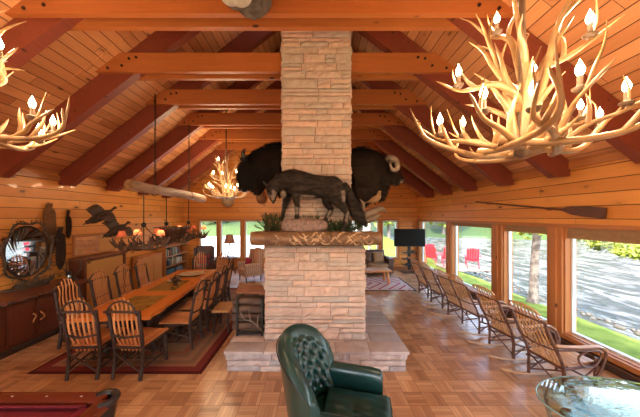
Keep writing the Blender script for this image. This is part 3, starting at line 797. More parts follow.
# ------------------------------------------------------------------ upholstered chairs and sofa
def check_mat(name, c1, c2, c3, s=14):
    t = NT(name); xyz = t.obj()
    fx = t.m('FRACT', t.m('MULTIPLY', t.m('ADD', xyz[0], xyz[1]), s)); fz = t.m('FRACT', t.m('MULTIPLY', t.m('ADD', xyz[2], t.m('MULTIPLY', xyz[1], .6)), s))
    a = t.m('LESS_THAN', fx, .35); b = t.m('LESS_THAN', fz, .35)
    col = t.mix(t.m('MULTIPLY', t.m('ADD', a, b), .5), c1, c2); col = t.mix(t.m('MULTIPLY', a, b), col, c3)
    t.bump(t.noise(t.co, 200, 2), .2, .002); return t.fin(col, .9, 0, .2)
M['plaid'] = check_mat('plaid_upholstery', (.60, .40, .25), (.32, .18, .16), (.34, .08, .05))
M['red_cloth'] = plain('red_cushion', (.34, .02, .05), .8, c2=(.26, .015, .04), bump=.2)
M['tan_cloth'] = plain('tan_cushion', (.34, .20, .10), .85, c2=(.22, .13, .06), bump=.3)
def pillow(mb, c, w, h, d, rot):
    def fn(u, v):
        a, b = u * 2 - 1, v * 2 - 1; s = (1 - a ** 4) * (1 - b ** 4)
        return (a * w / 2 * (1 - .08 * (1 - b * b)), b * h / 2 * (1 - .08 * (1 - a * a)), s ** .5 * d / 2)
    for sg in (1, -1):
        M_ = rot.to_4x4(); M_.translation = V(c)
        mb.grid(lambda u, v: M_ @ V((fn(u, v)[0], fn(u, v)[1], fn(u, v)[2] * sg)), 10, 10)
    return mb
def wing_chair(name, label, loc, rz, mat, cat='armchair'):
    t = thing(name, label, cat, loc, rz)   # faces -Y locally
    m = MB(); m.bx(-.33, .33, -.32, .3, .2, .36, .04); m.build('seat_base', mat, t, 40)
    m = MB(); m.bx(-.27, .27, -.37, .22, .365, .48, .05); m.build('seat_cushion', mat, t, 40)
    m = MB(); m.box((0, .3, .72), (.62, .14, .84), Matrix.Rotation(R(-8), 3, 'X'), .06); m.build('backrest', mat, t, 40)
    for s in (-1, 1):
        m = MB(); m.bx(s * .27, s * .38, -.34, .26, .3, .58, .05); m.tube([(s * .33, -.36, .6), (s * .33, .25, .6)], .07, 12); m.build('arm', mat, t, 40)
        m = MB(); m.box((s * .335, .22, .88), (.07, .26, .42), Matrix.Rotation(R(-8), 3, 'X'), .03); m.build('wing', mat, t, 40)
        for y in (-.28, .26): m = MB(); m.lathe([(.016, 0), (.028, .2)], (s * .29, y, 0), 8); m.build('leg', M['bark'], t)
    return t
wing_chair('wing_armchair', 'plaid wing armchair in front of the far windows, right of the lamp', (-2.32, 8.75, 0), R(-52), M['plaid'])
wing_chair('wing_armchair', 'dark brown wing armchair in the far left corner, left of the lamp', (-4.25, 9.35, 0), R(22), M['brown_leather'])
for c, rz, lab, nm in (((-2.38, 8.68, .66), -52, 'red square cushion on the plaid wing armchair', 0), ((-4.23, 9.27, .66), 22, 'red square cushion on the dark wing armchair', 0)):
    m = MB(); pillow(m, (0, 0, 0), .40, .34, .13, Matrix.Rotation(R(rz), 3, 'Z') @ Matrix.Rotation(R(80), 3, 'X')); o = m.build('cushion', M['red_cloth'], None, 60, c); tag(o, lab, 'cushion', None)
so_ = thing('sofa', 'dark brown leather sofa with rolled arm behind the fireplace, right side', 'sofa', (1.95, 9.72, 0), R(4))
m = MB(); m.bx(-.95, .95, -.42, .38, .1, .36, .03); m.build('base', M['brown_leather'], so_, 40)
for s in (-1, 1):
    m = MB(); m.bx(s * .82, s * 1.02, -.44, .36, .1, .56, .05); m.tube([(s * .93, -.46, .58), (s * .93, .34, .58)], .11, 14); m.build('rolled_arm', M['brown_leather'], so_, 40)
    m = MB(); m.bx(s * .02, s * .81, -.46, .2, .36, .48, .05); m.build('seat_cushion', M['tan_cloth'], so_, 40)
m = MB(); m.box((0, .3, .62), (1.8, .2, .62), Matrix.Rotation(R(-8), 3, 'X'), .07); m.build('backrest', M['brown_leather'], so_, 40)
for x in (-.9, .9):
    for y in (-.36, .32): m = MB(); m.lathe([(.025, 0), (.03, .1)], (x, y, 0), 8); m.build('foot', M['bark'], so_)
for x, rz, mt, lab in ((2.46, 12, 'tan_cloth', 'tan cushion against the sofa arm'), (1.98, -6, 'bronze2', 'dark brown cushion in the middle of the sofa'), (1.5, 5, 'red_cloth', 'red cushion on the half of the sofa nearer the fireplace')):
    mt = M.get(mt) or plain('dark_cushion', (.10, .05, .03), .7)
    m = MB(); pillow(m, (0, 0, 0), .44, .42, .14, Matrix.Rotation(R(rz), 3, 'Z') @ Matrix.Rotation(R(72), 3, 'X')); o = m.build('cushion', mt, None, 60, (x, 9.56, .70)); tag(o, lab, 'cushion')
ct = thing('coffee_table', 'rustic wooden coffee table with stout log legs on the patterned rug', 'table', (1.95, 8.45, .018), R(3))
m = MB(); P = outline(1.2, .62, .40, 8, 16); P = [(p[1], p[0], p[2]) for p in P]; m.prism(P, (0, 0, .055)); m.build('tabletop', M['slat'], ct)
for x in (-.48, .48):
    for y in (-.2, .2): m = MB(); m.tube([(x * 1.05, y * 1.1, 0), (x, y, .4)], [.05, .042], 9); m.build('leg', M['slat'], ct, 60)
# lamp table, lamp
lt = thing('side_table', 'small round wooden side table between the two wing armchairs', 'table', (-3.42, 9.75, 0))
m = MB(); m.lathe([(.01, .62), (.3, .62), (.31, .64), (.3, .66), (.01, .66)], n=24); m.build('tabletop', M['sbtop'], lt, 40)
for i in range(3): a = i * 2.1; m = MB(); m.tube([(.24 * cos(a), .24 * sin(a), 0), (.1 * cos(a), .1 * sin(a), .35), (.16 * cos(a), .16 * sin(a), .63)], .018, 7, 3); m.build('leg', M['bark'], lt, 60)
lp = thing('table_lamp', 'tripod table lamp with tan shade before the far left windows', 'lamp', (-3.42, 9.75, .672))
for i in range(3): a = i * 2.1 + .5; m = MB(); m.tube([(.15 * cos(a), .15 * sin(a), 0), (.05 * cos(a), .05 * sin(a), .25), (.01 * cos(a), .01 * sin(a), .52)], .011, 6, 3); m.build('leg', M['bronze'], lp, 60)
M['shade'] = plain('lamp_shade_tan', (.42, .20, .12), .8, c2=(.30, .12, .07))
m = MB(); m.grid(lambda u, v: (lambda r: (r * cos(u * 2 * pi), r * sin(u * 2 * pi), .55 + .34 * v))(.22 - .1 * v), 24, 3, True)
m.grid(lambda u, v: (lambda r: (r * cos(u * 2 * pi), r * sin(u * 2 * pi), .552 + .336 * v))(.216 - .1 * v), 24, 3, True); m.build('lamp_shade', M['shade'], lp, 60)
m = MB(); m.tube([(0, 0, .5), (0, 0, .9)], .006, 6); m.build('stem', M['bronze'], lp)
# television
tv = thing('television', 'black flat television on its stand in the far right corner', 'television', (3.82, 9.95, 0), R(-4))
m = MB(); m.bx(-.62, .62, -.02, .03, 1.06, 1.78, .01); m.build('housing', M['black'], tv); m = MB(); m.bx(-.60, .60, -.024, -.02, 1.09, 1.765); m.build('screen', M['screen'], tv)
m = MB(); m.bx(-.06, .06, .03, .1, .1, 1.5, .01); m.bx(-.3, .3, -.15, .25, 0, .03, .01); m.build('stand_post', M['black'], tv)
for z in (.3, .55, .8): m = MB(); m.bx(-.28, .28, -.18, .2, z, z + .02, .004); m.build('stand_shelf', M['black'], tv)
for z, h, w, lab in ((.322, .07, .4, 'black flat player box on the lowest television stand shelf'), (.572, .05, .34, 'black flat player box on the middle television stand shelf'), (.822, .09, .26, 'small black set-top box on the highest television stand shelf')):
    m = MB(); m.bx(-w / 2, w / 2, -.15, .03, .002, h, .006); m.bx(-w / 2 + .02, w / 2 - .02, -.154, -.15, h * .3, h * .6); o = m.build('media_box', M['black'], None, None, (3.82, 9.90, z)); tag(o, lab, 'media box')
# pine stool near the fireplace
st = thing('pine_bench', 'small pale pine bench between dining chairs and log rack', 'bench', (-1.86, 5.0, .02), R(4))
m = MB(); m.bx(-.17, .17, -.25, .25, .40, .45, .01); m.build('seat', M['pine_pale'], st)
for x in (-.12, .12):
    for y in (-.19, .19): m = MB(); m.tube([(x * 1.2, y * 1.1, 0), (x, y, .40)], .022, 8); m.build('leg', M['bark'], st, 60)
# ------------------------------------------------------------------ tufted green leather barrel-wing chair (faces +X locally)
gc = thing('leather_armchair', 'green tufted leather wing armchair in the foreground, facing right', 'armchair', (.13, 2.40, 0), R(-12))
def back_pt(u, v, side):
    """u around the wrap (near wing -> far wing), v up; side 0 outer, 1 inner"""
    a = (u - .5) * R(172); flare = .05 * v
    rx, ry = .37 + flare, .43 + flare
    if side: rx -= .15 * (1 - .25 * v); ry -= .145
    top = 1.06 - .26 * abs(2 * u - 1) ** 2.6
    z = .16 + (top - .16) * v if not side else .40 + (top - .02 - .40) * v
    x = .02 - rx * cos(a) - .10 * v * (1 - .4 * abs(2 * u - 1)); y = ry * sin(a) * (1 + .03 * v)
    return V((x, y, z))
NU, NV = 72, 46
rows_, cols_ = 6, 8
def tuft(u, v):
    d = 0
    gu, gv = u * cols_, v * rows_
    best = 9; b2 = 9
    for p in (0, 1):
        for i in (math.floor(gu - .5 * p), math.floor(gu - .5 * p) + 1):
            for j in (math.floor((gv - p) / 2), math.floor((gv - p) / 2) + 1):
                cu, cv = i + .5 * p, 2 * j + p
                best = min(best, math.hypot((gu - cu) * 1.15, (gv - cv) * .75))
    # diagonal creases between buttons
    s1 = abs(((gu + gv / 2 + .5) % 1) - .5); s2 = abs(((gu - gv / 2 + .5) % 1) - .5)
    cr = min(abs(((gu + gv / 2) + .5) % 1 - .5), abs(((gu - gv / 2) + .5) % 1 - .5))
    return -.040 * math.exp(-(best / .22) ** 2) - .014 * math.exp(-(cr / .07) ** 2)
def inner(u, v):
    p = back_pt(u, v, 1); e = 1e-3
    du = back_pt(min(1, u + e), v, 1) - back_pt(max(0, u - e), v, 1); dv = back_pt(u, min(1, v + e), 1) - back_pt(u, max(0, v - e), 1)
    n = du.cross(dv).normalized(); 
    if n.dot(V((.1, 0, .7)) - V((p.x, p.y, .7))) < 0: n = -n
    w = min(1, v * 5, (1 - v) * 7, u * 9, (1 - u) * 9)
    return p + n * (.035 * min(1, w * 1.2) + tuft(u, v) * max(0, w))
mb = MB()
mb.grid(inner, NU, NV)
mb.grid(lambda u, v: back_pt(u, v, 0), NU, 12)
def bridge(f0, f1, n, bulge, axis, win):
    def fn(u, k):
        a, b = f0(u), f1(u); q = a.lerp(b, k); return q + axis(u) * (bulge * sin(pi * k) * max(0, min(1, win(u))) ** .5)
    return fn
up_ = lambda u: V((-.1, 0, 1)).normalized()
mb.grid(bridge(lambda u: inner(u, 1), lambda u: back_pt(u, 1, 0), NU, .085, up_, lambda u: min(u, 1 - u) * 9), NU, 9)
for uu in (0, 1):
    ax = lambda v: V((1, (0.1 if uu else -.1), 0)).normalized()
    mb.grid(bridge(lambda v: inner(uu, v), lambda v: back_pt(uu, .28 + .72 * v if 0 else (.16 - .16 + v * 1.0), 0), NV, .045, ax, lambda v: min(v * 6, (1 - v) * 6)), NV, 7)
mb.grid(lambda u, k: inner(u, 0).lerp(back_pt(u, 0, 0), k), NU, 3)
bk = mb.build('backrest', M['leather_green'], gc, 75)
bt = []
for p in (0, 1):
    for i in range(0, cols_ + 1):
        for j in range(-1, 4):
            u, v = (i + .5 * p) / cols_, (2 * j + p) / rows_
            if .07 < u < .93 and .1 < v < .92: bt.append((u, v))
for u, v in bt:
    m = MB(); q = inner(u, v); m.ell(q, (.012, .012, .012), None, 8, 6); m.build('button', M['leather_green'], bk, 80)
m = MB(); P = [back_pt(i / 40, 1, 0) + V((-.012, 0, .0)) for i in range(41)]; m.tube(P, .006, 6); m.build('welt_cord', M['black'], bk, 80)
def sweep_arm(s):
    m = MB()
    prof = [(-.03, .16), (-.045, .4), (-.06, .55), (-.045, .625), (.0, .66), (.055, .645), (.085, .6), (.075, .55), (.045, .50), (.04, .3), (.04, .16)]
    xs = [(-.12, 1), (.0, 1), (.2, 1), (.42, .99), (.505, .95), (.53, .86)]
    Y = .36
    def fn(u, v):
        i = u * (len(xs) - 1); a = min(int(i), len(xs) - 2); f = i - a; x = xs[a][0] * (1 - f) + xs[a + 1][0] * f; k = xs[a][1] * (1 - f) + xs[a + 1][1] * f
        P = smoothpath([(p[0], p[1], 0) for p in prof], 3); q = P[min(int(v * (len(P) - 1) + .5), len(P) - 1)]
        return (x, s * (Y + q.x * k), .4 + (q.y - .4) * k - .03 * (x + .1))
    m.grid(fn, 16, 31); cap = [fn(1, j / 30) for j in range(31)]; m.add(cap, [tuple(range(31))]); cap = [fn(0, j / 30) for j in range(31)]; m.add(cap, [tuple(range(31))])
    m.add([fn(0, 0), fn(1, 0), fn(1, 1), fn(0, 1)], [(0, 1, 2, 3)])
    return m.build('arm', M['leather_green'], gc, 60)
sweep_arm(1); sweep_arm(-1)
m = MB()
def cush(u, v, sg):
    a, b = u * 2 - 1, v * 2 - 1; s = ((1 - abs(a) ** 8) * (1 - abs(b) ** 8)) ** .4
    dim = -.035 * math.exp(-(((a - .0) * 3.6) ** 2 + (b * 3.6) ** 2)) if sg > 0 else 0
    wr = .005 * noise.noise(V((a * 5, b * 5, 0))) + .004 * sin(b * 18 + a * 3) * math.exp(-(a * 1.5) ** 2)
    return (.27 + a * .33, b * .29, .40 + sg * (.05 + .03 * (1 - a * a) * (1 - b * b)) * s + (dim + wr) * (sg > 0) * s)
m.grid(lambda u, v: cush(u, v, 1), 36, 36); m.grid(lambda u, v: cush(u, v, -1), 36, 36)
ce = m.build('seat_cushion', M['leather_green'], gc, 70)
m = MB(); m.tube([(cush(i / 24, 0, 1)) for i in range(25)] + [cush(1, i / 24, 1) for i in range(1, 25)] + [cush(1 - i / 24, 1, 1) for i in range(1, 25)], .007, 6); m.build('welt_cord', M['leather_green'], ce, 70)
m = MB(); m.ell((.27, 0, .452), (.014, .014, .008), None, 8, 6); m.build('button', M['leather_green'], ce, 80)
m = MB(); m.bx(-.3, .52, -.33, .33, .17, .345, .03); m.build('seat_base', M['leather_green'], gc, 40)
for x in (-.22, .46):
    for y in (-.28, .28): m = MB(); m.lathe([(.02, 0), (.022, .02), (.03, .1), (.034, .175)], (x, y, 0), 10); m.build('leg', M['bark'], gc, 50)

# ------------------------------------------------------------------ pool table (corner at bottom left)
M['felt'] = plain('red_felt', (.17, .004, .01), .95, c2=(.15, .004, .008), bump=.1, bscale=200)
M['rail_wd'] = beam_mat('pool_rail_wood', (.20, .045, .02), (.10, .022, .012), 'X', rough=.12)
M['pearl'] = plain('pearl', (.8, .75, .65), .3)
PX1, PY1 = -1.66, 2.10; PL, PW = 2.3, 1.30
pt = thing('pool_table', 'red-felt pool table with dark wooden rails, corner in the bottom left foreground', 'pool table', (PX1 - PL / 2, PY1 - PW / 2, 0))
hx, hy = PL / 2, PW / 2; RW = .125
m = MB(); m.bx(-hx + RW, hx - RW, -hy + RW, hy - RW, .70, .755); m.build('playing_bed', M['felt'], pt)
m = MB()
for s in (-1, 1):
    m.prism([(-hx + .07, s * (hy - RW), .755), (hx - .07 - .1, s * (hy - RW), .755), (hx - .1 - .13, s * (hy - RW - .05), .79), (-hx + .23, s * (hy - RW - .05), .79), (-hx + .17, s * (hy - RW), .795), (hx - .17, s * (hy - RW), .795)][:0] or [(-hx + .15, s * (hy - RW), .76), (hx - .15, s * (hy - RW), .76), (hx - .2, s * (hy - RW - .045), .785), (-hx + .2, s * (hy - RW - .045), .785)], (0, 0, .018))
    m.prism([(s * (hx - RW), -hy + .15, .76), (s * (hx - RW), hy - .15, .76), (s * (hx - RW - .045), hy - .2, .785), (s * (hx - RW - .045), -hy + .2, .785)], (0, 0, .018))
m.build('cushion', M['felt'], pt)
for s in (-1, 1):
    m = MB(); m.bx(-hx + .09, hx - .09, s * (hy - RW), s * hy, .745, .80, .018); r_ = m.build('rail', M['rail_wd'], pt, 40)
    for i in (1, 2, 3, 5, 6, 7):
        b = MB(); x = -hx + PL * i / 8; y = s * (hy - RW / 2); b.prism([(x - .012, y, .8), (x, y - .007, .8), (x + .012, y, .8), (x, y + .007, .8)], (0, 0, .0015)); b.build('sight', M['pearl'], r_)
    m = MB(); m.bx(s * (hx - RW), s * hx, -hy + .09, hy - .09, .745, .80, .018); r_ = m.build('rail', M['rail_wd'], pt, 40)
    for i in (1, 2, 3):
        b = MB(); y = -hy + PW * i / 4; x = s * (hx - RW / 2); b.prism([(x - .007, y, .8), (x, y - .012, .8), (x + .007, y, .8), (x, y + .012, .8)], (0, 0, .0015)); b.build('sight', M['pearl'], r_)
M['pocket'] = plain('pocket_leather', (.012, .010, .010), .3, c2=(.02, .015, .014), bump=.3, bscale=60)
def pocket(x, y, a0, a1):
    m = MB(); P = [V((x + .085 * cos(a0 + (a1 - a0) * i / 12), y + .085 * sin(a0 + (a1 - a0) * i / 12), .79)) for i in range(13)]
    m.tube(P, .03, 8); 
    m.grid(lambda u, v: (x + (.10 - .03 * v) * cos(2 * pi * u), y + (.10 - .03 * v) * sin(2 * pi * u), .79 - .2 * v), 18, 5, True)
    m.lathe([(.07, .59), (.01, .585)], (x, y, 0), 18)
    return m.build('pocket', M['pocket'], pt, 60)
for sx in (-1, 1):
    for sy in (-1, 1):
        a = math.atan2(sy, sx); pocket(sx * (hx - .085), sy * (hy - .085), a - R(115), a + R(115))
for sy in (-1, 1): pocket(0, sy * (hy - .06), sy * pi / 2 - R(80), sy * pi / 2 + R(80))
m = MB(); m.bx(-hx + .05, hx - .05, -hy + .05, hy - .05, .55, .70, .02); m.build('apron', M['rail_wd'], pt, 40)
for sx in (-1, 1):
    for sy in (-1, 1): m = MB(); m.lathe([(.05, 0), (.06, .03), (.045, .08), (.075, .25), (.06, .42), (.085, .55)], (sx * (hx - .2), sy * (hy - .2), 0), 16); m.build('leg', M['rail_wd'], pt, 40)

# ------------------------------------------------------------------ glass table on driftwood
M['table_glass'] = glass_mat('table_glass', (.72, .86, .80), .0, .16)
M['glass_edge'] = plain('glass_edge', (.25, .42, .38), .1)
M['drift'] = plain('driftwood', (.13, .075, .05), .55, c2=(.05, .028, .02), scale=9, bump=.6, bscale=40, stretch=(1, 1, 4))
M['drift_pale'] = plain('pale_driftwood', (.27, .20, .145), .6, c2=(.15, .105, .075), scale=9, bump=.6, bscale=40)
gt = thing('glass_table', 'oval glass-topped driftwood table in the bottom right corner', 'table', (3.0, 2.30, 0), R(-4))
A, B_ = .80, .46
m = MB(); m.lathe([(.98, .485), (1.0, .488), (1.0, .497), (.98, .5)], n=56); m.v = [(v[0] * A, v[1] * B_, v[2]) for v in m.v]; gl = m.build('glass_top', M['table_glass'], gt, 40)
m = MB(); m.tube([(A * cos(i * pi / 30), B_ * sin(i * pi / 30), .4925) for i in range(61)], .0075, 8, cap=False); m.build('glass_rim', M['glass_edge'], gl, 60)
q = random.Random(12)
def trunk(name, pts, r, mt=M['drift']): m = MB(); P = smoothpath(pts, 4); m.tube(P, [x * q.uniform(.85, 1.15) for x in lerps(r, len(P))], 10); return m.build(name, mt, gt, 60)
trunk('driftwood_base', [(-.05, 0, .01), (-.15, .02, .12), (-.38, .03, .3), (-.62, -.04, .42), (-.66, -.08, .47)], [.12, .1, .075, .06, .04])
trunk('driftwood_base', [(.0, 0, .02), (.2, .1, .2), (.42, .08, .38), (.5, .1, .48)], [.12, .09, .06, .04])
trunk('driftwood_base', [(0, 0, .02), (.05, -.14, .2), (.1, -.28, .4), (.1, -.3, .48)], [.11, .08, .05, .03])
trunk('driftwood_base', [(-.3, 0, .25), (-.32, .16, .36), (-.3, .3, .48)], [.07, .05, .03])
m = MB(); m.ell((0, 0, .07), (.28, .2, .09)); wobble(m, .04, 7); m.build('driftwood_base', M['drift'], gt, 60)
trunk('antler_branch', [(-.62, -.1, .05), (-.72, -.12, .2), (-.74, 0, .36), (-.66, .16, .44), (-.5, .3, .47)], [.02, .022, .02, .016, .01], M['drift_pale'])
# ------------------------------------------------------------------ outside
M['grass'] = plain('lawn_grass', (.21, .27, .05), .95, c2=(.085, .14, .022), scale=3, bump=.6, bscale=60, spec=.1)
def water():
    t = NT('river_water'); xyz = t.obj()
    v = t.n('ShaderNodeMapping', i_0=t.co, i_Scale=(1.6, .55, 1)).outputs[0]
    a = t.noise(v, 1.2, 6, .65, 1.0); b = t.noise(t.co, .12, 3)
    col = t.mix(t.ramp(a, [(.47, (0, 0, 0)), (.60, (1, 1, 1))]), (.035, .032, .025), (.23, .225, .215))
    t.bump(a, .9, .25); return t.fin(col, .18, 0, .5)
M['water'] = water()
M['leaf'] = island('leaf_green', (.14, .21, .02), (.34, .38, .035), .6, bump=0)
M['leaf_dark'] = island('leaf_dark_green', (.03, .065, .018), (.08, .13, .03), .7, bump=0)
M['tree_bark'] = plain('tree_bark', (.26, .22, .19), .9, c2=(.04, .03, .028), scale=7, bump=.8, bscale=14)
GZ = -.4
m = MB()
def shore(y): return 7.62 + .2 * noise.noise(V((y * .3, 0, 0))) + max(0, 7 - y) * .12 + max(0, y - 14) * .12
n = 40
def lawn(u, v):
    y = -8 + 60 * u; x = -40 + (shore(y) + 40) * v
    return (x, y, GZ + (.05 * noise.noise(V((x * .3, y * .3, 2))) if v > .8 else 0) - (.25 if v > .995 else 0))
m.grid(lawn, 60, 60); struct('lawn', m, M['grass'])
m = MB(); m.bx(4, 140, -30, 90, GZ - .6, GZ - .35); struct('river', m, M['water'])
m = MB(); m.bx(-26, -.6, 12.6, 34, GZ - .1, GZ + .06, .04); struct('driveway', m, plain('pale_gravel', (.42, .47, .47), .95, c2=(.34, .38, .38), scale=30))
m = MB()
m.grid(lambda u, v: (-60 + 170 * u, 33 + 20 * v + 3 * sin(u * 20), GZ - .5 + 6 * v + .8 * noise.noise(V((u * 20, v * 3, 0)))), 60, 8)
m.grid(lambda u, v: (76 + 20 * v, 36 - 60 * u, GZ - .5 + 6 * v), 30, 6); o = m.build('far_bank', M['leaf_dark'], None, 60); o['kind'] = 'structure'
m = MB(); q = random.Random(4)
for i in range(200):
    y = 1 + i * .09 + q.uniform(-.1, .1); r = q.uniform(.025, .06); m.ell((shore(y) + q.uniform(.0, .3), y, GZ - .12), (r, r * 1.3, r * .8), None, 6, 5)
wobble(m, .03, 9); o = m.build('shore_stones', plain('shore_stone', (.16, .15, .13), .9, c2=(.07, .065, .06)), None, 60); tag(o, 'band of grey stones along the river edge of the lawn', 'stones', None, 'stuff')
def leaves(mb, c, r, n, size, seed, flat=.5):
    q = random.Random(seed); vs = []; fs = []
    cl = [V((q.gauss(0, .45), q.gauss(0, .45), q.gauss(0, .45))) for _ in range(max(4, n // 40))]
    for i in range(n):
        k = q.choice(cl); d = k + V((q.gauss(0, .16), q.gauss(0, .16), q.gauss(0, .16)))
        if d.length > 1.15: d = d.normalized() * q.uniform(.8, 1.1)
        p = V((c[0] + d.x * r[0], c[1] + d.y * r[1], c[2] + d.z * r[2]))
        a = V((q.uniform(-1, 1), q.uniform(-1, 1), q.uniform(-.4, .4))).normalized(); b = a.cross(V((q.uniform(-1, 1), q.uniform(-1, 1), q.uniform(.2, 1))).normalized()).normalized()
        s = size * q.uniform(.6, 1.3); bb = len(vs); vs += [p - a * s, p + b * s * flat, p + a * s, p - b * s * flat]; fs.append((bb, bb + 1, bb + 2, bb + 3))
    mb.add(vs, fs); return mb
def tree(name, lab, loc, h, r, lm, n=1500, size=.35, tr=.2, grp=None, cz=.62, cr=.42):
    t = thing(name, lab, 'tree', loc, 0, grp)
    m = MB(); P = [(0, 0, -.05), (.1, .05, h * .35), (-.05, .1, h * .8)]; m.tube(P, [tr, tr * .75, tr * .3], 9, 4); m.build('trunk', M['tree_bark'], t, 60)
    m = MB(); leaves(m, (0, 0, h * cz), (r, r, h * cr), n, size, int(h * 100)); m.build('foliage', lm, t); return t
q = random.Random(21)
TG = 'leafy trees across the river'
base = tree('leafy_tree', 'bright green leafy tree on the far bank, seen through the windows', (58, 47, -1), 11, 3.7, M['leaf'], 3600, .6, .3, TG)
k = 0
spots = [(x, 34 + q.uniform(-2, 3) + .05 * x) for x in range(10, 76, 9)] + [(73 + q.uniform(-1, 1), y) for y in range(-5, 30, 10)]
for x, y in spots:
    dup(base, (x, y, GZ - .4), q.uniform(0, 6), 'bright green leafy tree on the far bank, seen through the windows', TG, q.uniform(.85, 1.05))
base['label'] = 'bright green leafy tree on the far bank, seen through the windows'
TD = 'dark evergreens behind the house'
b2 = tree('evergreen_tree', 'dark evergreen standing beyond the far lawn', (-16, 38, GZ), 14, 3.0, M['leaf_dark'], 3200, .5, .22, TD, .55, .5)
for x, y in [(-24, 38), (-7.5, 40), (0, 46), (2.5, 36), (-32, 42), (-14, 48), (-40, 40)]: dup(b2, (x, y, GZ), q.uniform(0, 6), 'dark evergreen standing beyond the far lawn', TD, q.uniform(.8, 1.2))
for (x, y, lab) in ((4.3, 19.5, 'slim tree on the lawn behind the television corner, left one'), (6.9, 19.0, 'slim tree on the lawn seen past the farthest river window'), (8.2, 23, 'slim tree at the river bank beyond the red chairs')):
    t = thing('slim_tree', lab, 'tree', (x, y, GZ)); m = MB(); m.tube([(0, 0, -.05), (.05, 0, 3), (.15, .1, 7)], [.13, .11, .06], 8, 4); m.build('trunk', M['tree_bark'], t, 60)
    m = MB(); leaves(m, (0, 0, 4.9), (1.5, 1.5, 2.6), 700, .16, int(x * 10)); m.build('foliage', M['leaf'], t)
# leaning bank tree whose crown hangs over the nearest window
t = thing('bank_tree', 'leaning mottled tree trunk on the river bank outside the narrow window', 'tree', (6.85, 7.72, GZ))
m = MB(); m.tube([(-.02, 0, -.1), (.02, 0, .25), (.1, .05, 1.2), (.22, .05, 2.6), (.3, -.1, 4.2), (.2, -.2, 6)], [.19, .125, .11, .10, .08, .05], 12, 4)
m.build('trunk', M['tree_bark'], t, 60)
m = MB()
BR = [[(.25, 0, 3.0), (.1, -.8, 2.5), (.2, -1.5, 2.05), (.5, -2.1, 1.85), (.8, -2.6, 1.8)], [(.28, -.05, 3.2), (.7, -.6, 2.8), (1.2, -1.1, 2.3), (1.7, -1.5, 1.95)], [(.25, 0, 3.1), (-.15, .05, 2.6), (-.25, -.3, 2.15)], [(.3, 0, 3.4), (.5, .8, 3.3), (.6, 1.6, 2.9)]]
for b in BR: m.tube(b, [.06, .04, .025, .01], 7, 4)
m.build('branch', M['tree_bark'], t, 60)
m = MB(); q = random.Random(8)
for b in BR:
    for i in range(1, len(b)):
        for k in range(3): c = V(b[i - 1]).lerp(V(b[i]), (k + 1) / 3); leaves(m, c, (.32, .32, .17), 260, .04, q.randrange(9999))
for c in ((.45, -1.7, 1.95), (.95, -1.35, 2.0), (.15, -1.2, 2.15), (1.0, -2.2, 1.85), (.7, -1.7, 1.78), (1.3, -1.6, 1.85), (.35, -2.2, 1.85)): leaves(m, c, (.5, .45, .15), 420, .045, int(c[0] * 100))
leaves(m, (.6, -.6, 5.2), (2.4, 2.4, 1.3), 1800, .08, 77); m.build('foliage', M['leaf'], t)
# red lawn chairs
M['red_paint'] = plain('red_paint', (.46, .02, .045), .5, c2=(.38, .015, .035))
def lawn_chair(lab, loc, rz, grp):
    t = thing('lawn_chair', lab, 'chair', loc, rz, grp)     # faces +X locally
    m = MB()
    for i in range(5): y = (i - 2) * .105; m.box((-.22, y, .62), (.02, .09, .78 - .04 * abs(i - 2)), Matrix.Rotation(R(-22), 3, 'Y'))
    m.build('back_slats', M['red_paint'], t)
    m = MB()
    for i in range(5): m.box((-.02 + i * .1, 0, .30 + i * .018), (.09, .52, .02))
    m.build('seat', M['red_paint'], t)
    for s in (-1, 1):
        m = MB(); m.box((.08, s * .33, .55), (.66, .12, .022)); m.build('arm', M['red_paint'], t)
        m = MB(); m.bar((.38, s * .28, 0), (.38, s * .28, .54), .03, .1); m.build('front_leg', M['red_paint'], t)
        m = MB(); m.bar((.42, s * .25, .36), (-.42, s * .25, .0), .03, .09); m.build('rear_leg', M['red_paint'], t)
    return t
G3 = 'red slatted lawn chairs by the river'
lc = lawn_chair('right one of the two red lawn chairs on the small dock', (7.85, 12.25, GZ + .17), R(62), G3)
for x, y, z, rz, lab in [(6.9, 12.7, .17, 68, 'left one of the two red lawn chairs on the small dock'),
                         (6.7, 14.2, 0, 60, 'red lawn chair on the grass, right one seen in the farthest river window'),
                         (7.15, 15.4, 0, 70, 'red lawn chair on the grass, middle one seen in the farthest river window'),
                         (7.1, 17.0, 0, 45, 'red lawn chair on the grass, left one seen in the farthest river window')]: dup(lc, (x, y, GZ + z), R(rz), lab, G3)
dk = thing('dock', 'small wooden dock under two red lawn chairs at the river edge', 'dock', (7.4, 12.5, GZ))
m = MB()
for i in range(12): m.bx(-.95, .95, -.85 + i * .14, -.73 + i * .14, .07, .11)
m.build('deck_boards', plain('grey_board', (.36, .26, .2), .8), dk)
m = MB()
for x in (-.8, .8): m.bx(x - .04, x + .04, -.85, .85, 0, .07)
m.build('joist', M['bark'], dk)
# far cottage seen past the television
ct2 = thing('cottage', 'grey cottage beyond the trees, seen through the right far window', 'building', (3.9, 27, GZ))
M['siding'] = plain('cottage_siding', (.42, .44, .44), .8)
m = MB(); m.bx(-2.5, 2.0, 0, 4, 0, 2.6); m.build('wall', M['siding'], ct2)
m = MB(); m.prism([(-2.8, -.2, 2.5), (2.3, -.2, 2.5), (-.25, -.2, 4.2)], (0, 4.4, 0)); m.build('roof', plain('shingles', (.16, .16, .17), .9), ct2)
for x in (-1.6, .6): m = MB(); m.bx(x, x + .8, -.03, .02, 1.0, 1.9); w_ = m.build('window', M['vinyl'], ct2); m = MB(); m.bx(x + .06, x + .74, -.04, -.03, 1.06, 1.84); m.build('pane', M['screen'], w_)
